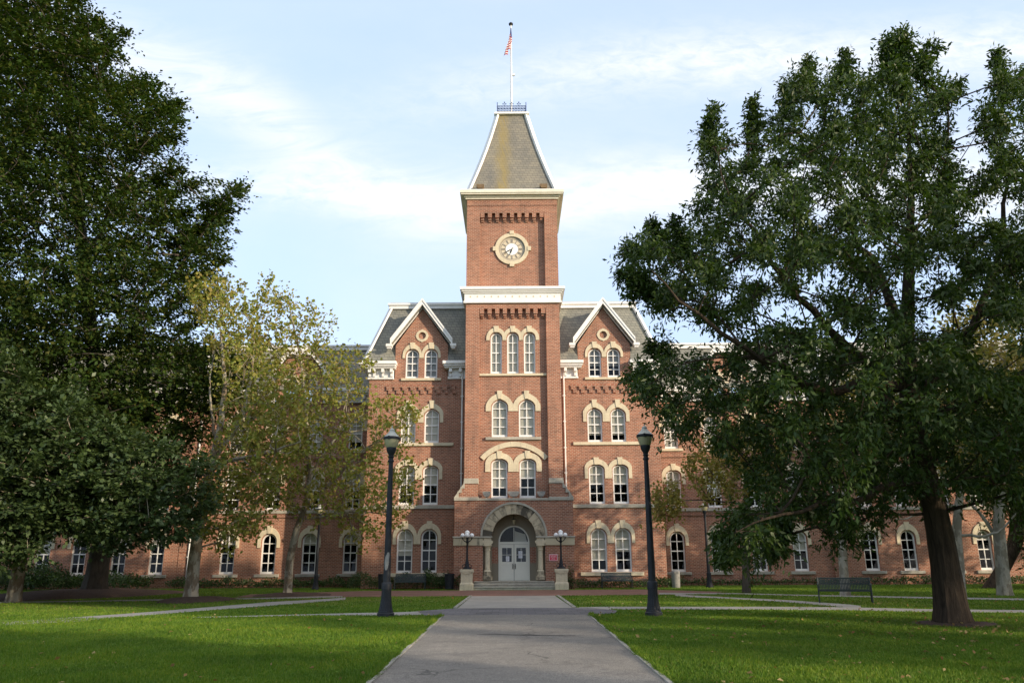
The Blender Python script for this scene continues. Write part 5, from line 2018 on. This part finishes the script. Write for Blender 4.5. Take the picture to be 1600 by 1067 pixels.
TREES.append(tree('oak_tree', 'large dark green oak with leaning furrowed trunk on the right lawn', None, (10.95, 21.0),
     [(1480, 900, 21.0), (1462, 800, 21.0), (1440, 720, 21.0), (1424, 640, 21.0), (1416, 540, 21.1), (1420, 430, 21.2), (1424, 300, 21.4), (1418, 180, 21.6)],
     [0.40, 0.345, 0.30, 0.285, 0.28, 0.21, 0.15, 0.09, 0.04],
     [([(1434, 690, 21), (1400, 650, 20.5), (1350, 560, 20), (1290, 510, 19.5), (1225, 440, 19), (1150, 330, 18.5), (1120, 240, 18.5)], [0.19, 0.16, 0.12, 0.10, 0.07, 0.035, 0.012]),
      ([(1420, 600, 21), (1370, 600, 20), (1290, 610, 19), (1190, 560, 18), (1090, 490, 17), (1020, 420, 16.8)], [0.16, 0.13, 0.10, 0.07, 0.04, 0.012]),
      ([(1424, 640, 21), (1450, 600, 21), (1500, 540, 21.5), (1560, 420, 22), (1580, 280, 22.5)], [0.19, 0.16, 0.13, 0.09, 0.04]),
      ([(1430, 680, 21), (1490, 640, 20.5), (1560, 610, 20), (1640, 560, 20), (1740, 450, 20)], [0.15, 0.12, 0.10, 0.07, 0.03]),
      ([(1416, 540, 21.1), (1390, 470, 22), (1340, 380, 23), (1300, 250, 23.5), (1290, 150, 23.5)], [0.16, 0.13, 0.10, 0.06, 0.03]),
      ([(1445, 735, 21), (1400, 760, 19.5), (1320, 790, 18.5), (1220, 800, 17.8), (1150, 830, 17.5)], [0.13, 0.10, 0.065, 0.035, 0.010]),
      ([(1440, 715, 21), (1360, 690, 23), (1240, 660, 24.5), (1110, 620, 25.5), (1040, 620, 26)], [0.13, 0.10, 0.065, 0.035, 0.010])],
     OAK, 'oak_leaf', 'oak_bark', 11, 20, 11, 0.165, 'droop', 5.0, 20.5, 0.83, 0.60, OH, wl=0.36, flare=1.28, r_tip=0.010, maxn=1000, expo=0.40, extra=[(1410, 110, 1412, 46), (1440, 120, 1452, 72), (1262, 150, 1264, 90), (1320, 140, 1318, 82), (1385, 130, 1384, 64), (1112, 235, 1112, 168), (1178, 235, 1178, 160), (1230, 180, 1228, 128), (1060, 400, 1014, 346), (1075, 400, 1052, 338), (1020, 430, 964, 432), (1020, 400, 972, 384), (1570, 165, 1557, 80), (1060, 470, 990, 458), (1050, 560, 1012, 532), (1040, 610, 982, 588), (1240, 780, 1210, 868), (1150, 830, 1132, 880), (1470, 160, 1504, 130)]))
BE = [(-150, -260), (60, -240), (120, -60), (128, 10), (150, 35), (196, 52), (182, 108), (215, 125), (278, 152), (280, 200), (262, 232), (272, 285), (315, 280), (292, 345), (330, 310), (368, 276), (374, 310),
      (352, 370), (330, 430), (308, 470), (288, 505), (325, 540), (388, 552), (372, 605), (332, 650), (300, 700), (270, 770), (200, 830), (60, 850), (-150, 850)]
TREES.append(tree('beech_tree', 'huge dark beech with layered foliage rising past the top left', None, (-22.15, 44.0, 0.25),
     [(168, 800, 44), (150, 600, 44), (130, 400, 44), (110, 200, 44), (90, 0, 44), (80, -180, 44)],
     [0.56, 0.46, 0.40, 0.33, 0.25, 0.16, 0.05],
     [([(150, 600, 44), (220, 500, 42), (290, 400, 40), (350, 310, 39)], [0.16, 0.11, 0.07, 0.02]),
      ([(160, 700, 44), (240, 640, 42), (320, 590, 40), (370, 565, 39.5)], [0.16, 0.11, 0.07, 0.02]),
      ([(130, 400, 44), (190, 290, 42), (250, 180, 41)], [0.15, 0.09, 0.03]),
      ([(110, 200, 44), (150, 120, 42), (180, 70, 41)], [0.12, 0.07, 0.03]),
      ([(160, 690, 44), (60, 600, 41), (-60, 520, 39)], [0.16, 0.11, 0.05]),
      ([(140, 500, 44), (60, 360, 42), (-40, 250, 41)], [0.15, 0.09, 0.03])],
     BE, 'beech_leaf', 'beech_bark', 23, 16, 9, 0.22, 'layer', 7.0, 40.0, 0.84, 1.25, [(80, 400, 14, 8), (130, 480, 14, 8), (60, 240, 12, 10), (240, 470, 26, 8), (180, 360, 14, 7), (262, 400, 20, 7)],
     flat=0.20, wl=0.62, flare=1.3, r_tip=0.010, maxn=2200, extra=[(255, 420, 374, 288), (270, 380, 360, 330), (225, 320, 318, 281), (240, 350, 340, 312), (200, 200, 282, 158), (190, 240, 280, 215), (130, 90, 198, 52), (120, 60, 160, 28), (262, 480, 352, 400), (280, 520, 335, 445), (300, 600, 392, 560), (310, 640, 372, 612), (200, 150, 240, 120), (110, 10, 135, -20), (230, 290, 285, 262), (290, 560, 360, 535)]))
T20 = [(-180, 490), (-20, 520), (30, 560), (60, 610), (120, 600), (165, 660), (255, 690), (318, 722), (335, 790), (300, 842), (262, 856), (225, 850), (205, 882), (160, 862), (100, 835), (62, 850), (45, 892), (0, 885), (-180, 905)]
TREES.append(tree('lawn_tree', 'tree at the far left edge with low hanging broad leaves', None, (-21.3, 35.6),
     [(35, 850, 35.5), (45, 760, 35), (60, 660, 35)],
     [0.27, 0.24, 0.2, 0.08],
     [([(45, 760, 35), (120, 740, 33), (210, 740, 32), (290, 770, 31.5)], [0.12, 0.09, 0.06, 0.02]), ([(40, 800, 35), (-40, 760, 33), (-120, 720, 32)], [0.12, 0.08, 0.03])],
     T20, 'near_leaf', 'sycamore_bark', 37, 17, 9, 0.22, 'layer', 2.6, 32.5, 0.84, 0.95, (), flat=0.24, wl=0.62, flare=1.25, r_tip=0.010, maxn=700))
SA = [(285, 455), (305, 436), (345, 428), (385, 452), (402, 500), (414, 555), (470, 610), (485, 690), (450, 750), (410, 825), (350, 862), (300, 848), (272, 790), (300, 730), (330, 660), (345, 600), (315, 530)]
TREES.append(tree('sycamore_tree', 'yellowing sycamore in a mulch ring with a leaning forked pale trunk', 'yellowing sycamores on the left lawn', (-13.85, 35.8),
     [(305, 860, 35.8), (318, 780, 35.8), (332, 720, 35.8), (344, 670, 35.6), (352, 600, 35.4), (345, 520, 35.4)],
     [0.30, 0.25, 0.21, 0.19, 0.15, 0.10, 0.04],
     [([(334, 715, 35.8), (352, 690, 36.3), (378, 650, 36.6), (392, 590, 36.8), (396, 520, 37)], [0.15, 0.13, 0.11, 0.07, 0.03]),
      ([(340, 690, 35.7), (330, 640, 35.4), (332, 560, 35.8), (330, 480, 36.2)], [0.08, 0.055, 0.03, 0.01]),
      ([(328, 735, 35.8), (370, 715, 35), (430, 705, 34.4), (470, 690, 34)], [0.09, 0.07, 0.05, 0.02]),
      ([(325, 745, 35.8), (308, 735, 36.3), (292, 780, 36.8)], [0.06, 0.04, 0.015])],
     SA, 'sycamore_leaf', 'sycamore_bark', 41, 6, 6, 0.17, 'loose', 3.6, 36.6, 0.80, 0.72, (), wl=0.85, flare=1.3, r_tip=0.010, maxn=420))
SB = [(392, 470), (418, 428), (452, 452), (468, 482), (500, 474), (528, 512), (512, 545), (560, 542), (585, 562), (570, 615), (640, 622), (662, 650), (640, 685), (652, 750), (640, 802), (592, 835), (560, 862),
      (528, 822), (450, 802), (380, 782), (360, 650), (378, 545)]
TREES.append(tree('sycamore_tree', 'yellowing sycamore nearer the hall with slender curved trunk', 'yellowing sycamores on the left lawn', (-11.15, 41.2),
     [(452, 880, 41.2), (462, 830, 41.2), (478, 790, 41.2), (484, 740, 41.2), (480, 660, 41.2), (470, 560, 41.2), (450, 470, 41.2)],
     [0.22, 0.19, 0.17, 0.14, 0.11, 0.09, 0.06, 0.02],
     [([(478, 790, 41.2), (520, 750, 40.5), (570, 700, 39.8), (630, 660, 39.2)], [0.09, 0.07, 0.05, 0.02]),
      ([(484, 750, 41.2), (530, 680, 41.6), (550, 600, 42)], [0.08, 0.06, 0.02]),
      ([(475, 800, 41.2), (430, 770, 40.6), (390, 700, 40)], [0.08, 0.06, 0.02]),
      ([(470, 810, 41.2), (540, 800, 40.2), (610, 800, 39.5)], [0.06, 0.045, 0.015])],
     SB, 'sycamore_leaf', 'sycamore_bark', 53, 6, 6, 0.18, 'loose', 3.4, 40.8, 0.92, 0.82, [(560, 690, 16, 30), (600, 720, 14, 20), (440, 600, 12, 16)], wl=0.85, flare=1.25, r_tip=0.010, maxn=430))
ST = [(1072, 722), (1100, 688), (1150, 668), (1200, 645), (1245, 690), (1232, 742), (1190, 770), (1120, 795), (1080, 772)]
ST2 = [(1018, 770), (1050, 755), (1068, 775), (1060, 812), (1025, 812)]
TREES.append(tree('young_sycamore', 'slim young tree with thin yellow crown right of the entrance', None, (11.5, 41.2),
     [(1165, 860, 41.2), (1166, 780, 41.2), (1166, 720, 41.2), (1168, 670, 41.2)],
     [0.19, 0.17, 0.14, 0.09, 0.03],
     [([(1166, 790, 41.2), (1110, 780, 41), (1050, 785, 40.8)], [0.05, 0.04, 0.015])],
     [ST, ST2], 'yellow_leaf', 'beech_bark', 61, 14, 6, 0.17, 'loose', [2.2, 0.8], [41.2, 40.8], [0.85, 0.6], 0.75, (), wl=0.8, flare=1.2, r_tip=0.010, maxn=160))
W1 = [(1290, 640), (1320, 590), (1390, 560), (1420, 620), (1410, 710), (1350, 780), (1295, 740)]
TREES.append(tree('white_sycamore', 'slim pale barked sycamore behind the right bench', 'pale sycamores at the right', (14.85, 37.4),
     [(1316, 860, 37.4), (1318, 780, 37.4), (1335, 690, 37.4), (1350, 610, 37.4)],
     [0.22, 0.19, 0.16, 0.10, 0.04], [([(1318, 790, 37.4), (1370, 720, 37), (1400, 640, 37)], [0.07, 0.05, 0.02])],
     W1, 'yellow_leaf', 'pale_bark', 67, 9, 6, 0.20, 'loose', 2.5, 37.4, 0.95, 0.85, (), wl=0.8, flare=1.2, maxn=140))
W2 = [(1440, 560), (1480, 490), (1540, 470), (1600, 480), (1620, 620), (1560, 720), (1480, 760), (1430, 680)]
TREES.append(tree('white_sycamore', 'pale forked sycamore right behind the big oak trunk', 'pale sycamores at the right', (18.6, 34.9),
     [(1498, 880, 34.9), (1494, 830, 34.9), (1500, 770, 34.9), (1508, 700, 34.9), (1520, 600, 34.9)],
     [0.26, 0.22, 0.19, 0.16, 0.11, 0.04],
     [([(1496, 860, 34.9), (1484, 830, 34.6), (1478, 790, 34.4), (1440, 730, 34)], [0.13, 0.11, 0.09, 0.04]),
      ([(1494, 835, 34.9), (1530, 838, 34.5), (1560, 832, 34), (1590, 800, 33.5)], [0.07, 0.06, 0.05, 0.03]),
      ([(1498, 790, 34.9), (1450, 800, 34.4), (1400, 812, 34)], [0.07, 0.05, 0.02])],
     W2, 'yellow_leaf', 'pale_bark', 71, 9, 6, 0.20, 'loose', 2.6, 34.9, 0.95, 0.85, (), wl=0.8, flare=1.25, maxn=220))
W3 = [(1540, 640), (1560, 560), (1620, 520), (1690, 560), (1700, 680), (1640, 760), (1570, 740)]
TREES.append(tree('white_sycamore', 'pale barked sycamore at the right edge of the lawn', 'pale sycamores at the right', (21.4, 36.4),
     [(1564, 870, 36.4), (1560, 820, 36.4), (1562, 770, 36.4), (1590, 690, 36.4), (1610, 600, 36.4)],
     [0.31, 0.27, 0.24, 0.2, 0.13, 0.05],
     [([(1562, 845, 36.4), (1530, 800, 36.6), (1500, 770, 36.8)], [0.10, 0.07, 0.03])],
     W3, 'yellow_leaf', 'pale_bark', 73, 9, 6, 0.20, 'loose', 2.6, 36.4, 0.95, 0.85, (), wl=0.8, flare=1.25, maxn=160))
BK = [(1490, 700), (1540, 600), (1640, 560), (1740, 620), (1760, 800), (1700, 880), (1610, 880), (1590, 830), (1520, 770)]
TREES.append(tree('dark_tree', 'dark trunked tree close to the hall at the right edge', None, (26.6, 46.5),
     [(1587, 850, 46.5), (1590, 780, 46.5), (1610, 680, 46.5)], [0.45, 0.40, 0.34, 0.12],
     [([(1590, 800, 46.5), (1640, 720, 46), (1690, 690, 46)], [0.14, 0.1, 0.03])],
     BK, 'oak_leaf', 'oak_bark', 79, 12, 7, 0.24, 'droop', 4.0, 45.5, 1.1, 1.1, (), wl=0.45, flare=1.3, maxn=260))
print('TREES', [(n, c) for _, n, c in TREES])


# off-camera trees that shade the lawn and the foot of the hall
def plain_tree(name, label, x, y, h, rad, seed, group, leafmat='oak_leaf', n_cl=170, low=3.0):
    g = np.random.default_rng(seed)
    rg = random.Random(seed)
    z0 = gz(y)
    t = thing(name, label, 'tree', (x, y, z0), 0, group)
    pts, tries = [], 0
    while len(pts) < n_cl and tries < 20000:
        tries += 1
        zz = g.uniform(low, h)
        f = (zz - low) / (h - low)
        rr = rad * math.sqrt(max(0.02, math.sin(math.pi * min(1, f * 0.85 + 0.12)))) * (0.85 + 0.3 * g.random())
        a = g.uniform(0, 2 * math.pi)
        q = rr * math.sqrt(g.random())
        p = np.array([x + q * math.cos(a), y + q * math.sin(a), z0 + zz])
        if pts and np.min(np.linalg.norm(np.array(pts) - p, axis=1)) < 1.15:
            continue
        pts.append(p)
    cl = np.array(pts)
    b = MB()
    tp = [(x, y, z0 - 0.2), (x + rg.uniform(-.2, .2), y, z0 + h * 0.2), (x + rg.uniform(-.4, .4), y, z0 + h * 0.5), (x, y, z0 + h * 0.85)]
    tr = [h * 0.02, h * 0.017, h * 0.012, 0.04]
    trunk_mb(b, tp, tr, 1.4, seed=seed)
    b.build('trunk', 'oak_bark', t, True)
    b = MB()
    skeleton(b, [([Vector(p) for p in tp[1:]], tr[1:])], cl, 0.02, rg)
    b.build('branches', 'oak_bark', t, True)
    r_ = 1.25 * g.uniform(0.8, 1.2, len(cl))
    P, D, N, L, W, *_ = foliage(cl, r_, seed, 14, 8, 0.34, 'loose', cl.mean(0), 0.8, 0.55)
    leaf_mesh('crown', P, D, N, L, W, leafmat, t)


SHADE = [(24, -8, 13, 3.8), (31, -15, 18, 5.5), (46, -8, 20, 6.0), (72, 0, 22, 5.5), (34, 17, 18, 4.5), (50, 13, 20, 5.5), (45, 37, 17, 6), (56, 27, 20, 7), (62, 44, 20, 7)]
for i, (x, y, h, rad) in enumerate(SHADE):
    plain_tree('shade_tree', 'broad tree on the lawn outside the frame, casting evening shade', x, y, h, rad, 100 + i, 'trees outside the frame')


# ------------------------------------------------------------------ shrubs and hedges
def shrub(name, label, cat, boxes, seed, size=0.09, dens=260, group=None, mat='shrub_leaf', lift=0.35):
    """boxes: (x0,x1,y0,y1,height)"""
    g = np.random.default_rng(seed)
    rg = random.Random(seed)
    x0 = sum(q[0] + q[1] for q in boxes) / (2 * len(boxes))
    y0 = sum(q[2] + q[3] for q in boxes) / (2 * len(boxes))
    t = thing(name, label, cat, (x0, y0, 0), 0, group)
    b = MB()
    PP = []
    for (a0, a1, b0, b1, h) in boxes:
        n = int((a1 - a0) * (b1 - b0) * dens * (0.4 + h))
        x = g.uniform(a0, a1, n)
        y = g.uniform(b0, b1, n)
        top = h * (0.72 + 0.28 * np.sin(x * 3.1 + seed) * np.sin(x * 1.3 + 1) + 0.18 * np.sin(x * 7.7) * np.cos(y * 5))
        u = g.random(n) ** 0.55
        PP.append(np.stack([x, y, top * u + g.normal(0, 0.03, n) + 0.04], 1))
        for _ in range(max(4, int((a1 - a0) * 5))):
            xx, yv = rg.uniform(a0 + 0.1, a1 - 0.1), rg.uniform(b0, b1)
            b.tube([(xx, yv, -0.05), (xx + rg.uniform(-.1, .1), yv, h * 0.4), (xx + rg.uniform(-.25, .25), yv + rg.uniform(-.1, .1), h * 0.75)], [0.012, 0.009, 0.004], 4)
    P = np.concatenate(PP)
    n = len(P)
    D = g.normal(0, 1, (n, 3)) + np.array([0, -0.3, lift])
    N = g.normal(0, 1, (n, 3)) * 0.6 + np.array([0, -0.3, 0.8])
    L = size * g.uniform(0.6, 1.4, n)
    b.build('stems', 'oak_bark', t)
    leaf_mesh('foliage', P, D, unit(N), L, L * 0.55, mat, t)


shrub('hedge', 'low clipped hedge along the left wing under the arched windows', 'hedge', [(-22.5, -9.6, 53.6, 54.9, 0.62)], 3, 0.13, 240)
shrub('shrub_bed', 'dark leafy shrubs behind the far left tree trunks', 'shrubs', [(-36, -23.5, 52.0, 54.6, 1.1), (-34, -28, 51, 53.5, 1.7)], 4, 0.16, 130)
shrub('shrub', 'loose green shrub between the left lamp and the hedge', 'shrub', [(-9.9, -7.4, 49.9, 50.9, 0.95)], 5, 0.10, 520)
shrub('shrub', 'tall leafy shrub behind the left bench beside the black bin', 'shrub', [(-7.4, -5.0, 50.2, 51.0, 0.95), (-5.4, -3.9, 49.6, 50.9, 1.25)], 6, 0.10, 520)
shrub('shrub', 'narrow shrub tucked between the black bin and stone pier', 'shrub', [(-3.55, -3.0, 48.75, 49.0, 0.95)], 7, 0.08, 1500)
shrub('shrub', 'sparse climbing shrub beside the right stone pier', 'shrub', [(3.15, 4.0, 48.6, 48.95, 0.75), (3.2, 3.6, 48.8, 48.97, 1.4)], 8, 0.09, 700)
shrub('shrub', 'low yellow green plants behind the right bench', 'shrub', [(3.9, 9.4, 50.2, 51.0, 0.55)], 9, 0.11, 380)
shrub('ground_plants', 'low weedy plants along the foot of the right wing', 'plants', [(9.3, 24, 54.2, 55.2, 0.42), (24, 36, 53.6, 55, 0.5)], 10, 0.14, 130)
shrub('shrub', 'ragged green shrub at the corner behind the concrete bin', 'shrub', [(8.3, 10.4, 50.6, 52.6, 0.75)], 12, 0.12, 260)


# ------------------------------------------------------------------ grass blades and fallen leaves
def on_lawn(x, y):
    return (x < PX0 - 0.2) | (x > PX1 + 0.2)


g = np.random.default_rng(77)
n = 330000
y = 10.8 + (24.2 - 10.8) * g.random(n) ** 1.25
x = g.uniform(-0.72, 0.74, n) * y * 1.02
m_ = on_lawn(x, y) & ~((y > 21.0) & (x < -14 + 0.0)) & ~(((x + 3.7) ** 2 + (y - 24.3) ** 2) < 0.09) & ~(((x - 10.95) ** 2 + (y - 21) ** 2) < 0.9)
x, y = x[m_], y[m_]
n = len(x)
tone = 0.5 + 0.5 * np.sin(x * 0.9 + 1.3 * np.sin(y * 0.8)) * np.sin(y * 1.4 + np.sin(x * 0.6))
P = np.stack([x, y, (y - FOLD) * SLOPE - 0.005], 1)
D = g.normal(0, 0.42, (n, 3)) + np.array([0, 0, 1.0])
N = unit(g.normal(0, 1, (n, 3)) * np.array([1, 1, 0.2]))
L = (0.045 + 0.03 * tone) * g.uniform(0.6, 1.4, n)
# longer blades leaning over the edges of the walk
ne = 16000
ye = 10.8 + 13.6 * g.random(ne) ** 1.2
sd = np.where(g.random(ne) < 0.5, -1.0, 1.0)
thick = np.clip(0.5 + 0.9 * np.sin(ye * 2.1 + sd) * np.sin(ye * 0.77 + 2 * sd) + g.normal(0, 0.3, ne), 0.05, 1.4)
off = np.abs(g.normal(0.02, 0.05, ne)) - 0.008 * thick
xe = np.where(sd < 0, PX0 - 0.075 - off, PX1 + 0.075 + off)
P = np.concatenate([P, np.stack([xe, ye, (ye - FOLD) * SLOPE + 0.005], 1)])
De = g.normal(0, 0.45, (ne, 3)) + np.array([0, 0, 0.8])
De[:, 0] -= sd * 0.45
D = np.concatenate([D, De])
N = np.concatenate([N, unit(g.normal(0, 1, (ne, 3)) * np.array([1, 1, 0.2]))])
L = np.concatenate([L, (0.04 + 0.06 * thick) * g.uniform(0.6, 1.3, ne)])
n = n + ne
# coarser tufts on the lawns beyond the cross path
n2 = 230000
y2 = 24.0 + 28.0 * g.random(n2) ** 1.2
x2 = g.uniform(-0.72, 0.74, n2) * y2 * 1.02
ok = y2 < 52.5
for lp in PATHS[1:]:
    ok &= ~in_poly(x2, y2, lp)
for mx_, my_, ra, rb in ((-22.6, 43.5, 4.5, 7.3), (-13.5, 35.6, 1.5, 2.3), (-11.0, 41.3, 1.85, 2.5)):
    ok &= ((x2 - mx_) / ra) ** 2 + ((y2 - my_) / rb) ** 2 > 1
ok &= ~((np.abs(x2) < 4) & (y2 > 46))
x2, y2 = x2[ok], y2[ok]
n2 = len(x2)
P = np.concatenate([P, np.stack([x2, y2, np.minimum(0, (y2 - FOLD) * SLOPE) - 0.005], 1)])
D = np.concatenate([D, g.normal(0, 0.5, (n2, 3)) + np.array([0, 0, 0.9])])
N = np.concatenate([N, unit(g.normal(0, 1, (n2, 3)) * np.array([1, 1, 0.2]))])
L = np.concatenate([L, g.uniform(0.03, 0.08, n2)])
W = np.concatenate([np.full(n, 0.011) * g.uniform(0.7, 1.5, n), g.uniform(0.015, 0.03, n2)])
go = leaf_mesh('lawn_grass', P, D, N, L, W, 'grass_blade')
tag(go, 'short mown green grass in front of the hall', 'grass', None, 'stuff')

n = 1500
y = 11 + 27 * g.random(n) ** 1.3
x = g.uniform(-0.7, 0.75, n) * y
keep = on_lawn(x, y) & ((x > 0) | (g.random(n) < 0.35))
x, y = x[keep], y[keep]
ox, oy = g.normal(11.3, 2.2, 260), g.normal(19.6, 1.6, 260)
x, y = np.concatenate([x, ox]), np.concatenate([y, oy])
n = len(x)
P = np.stack([x, y, np.minimum(0, (y - FOLD) * SLOPE) + 0.03 + 0.02 * g.random(n)], 1)
D = g.normal(0, 1, (n, 3)) * np.array([1, 1, 0.35])
N = unit(g.normal(0, 0.5, (n, 3)) + np.array([0, 0, 1.0]))
L = g.uniform(0.05, 0.13, n)
fo = leaf_mesh('fallen_leaves', P, D, N, L, L * 0.6, 'dead_leaf')
tag(fo, 'brown fallen leaves scattered on the lawn', 'fallen leaves', None, 'stuff')
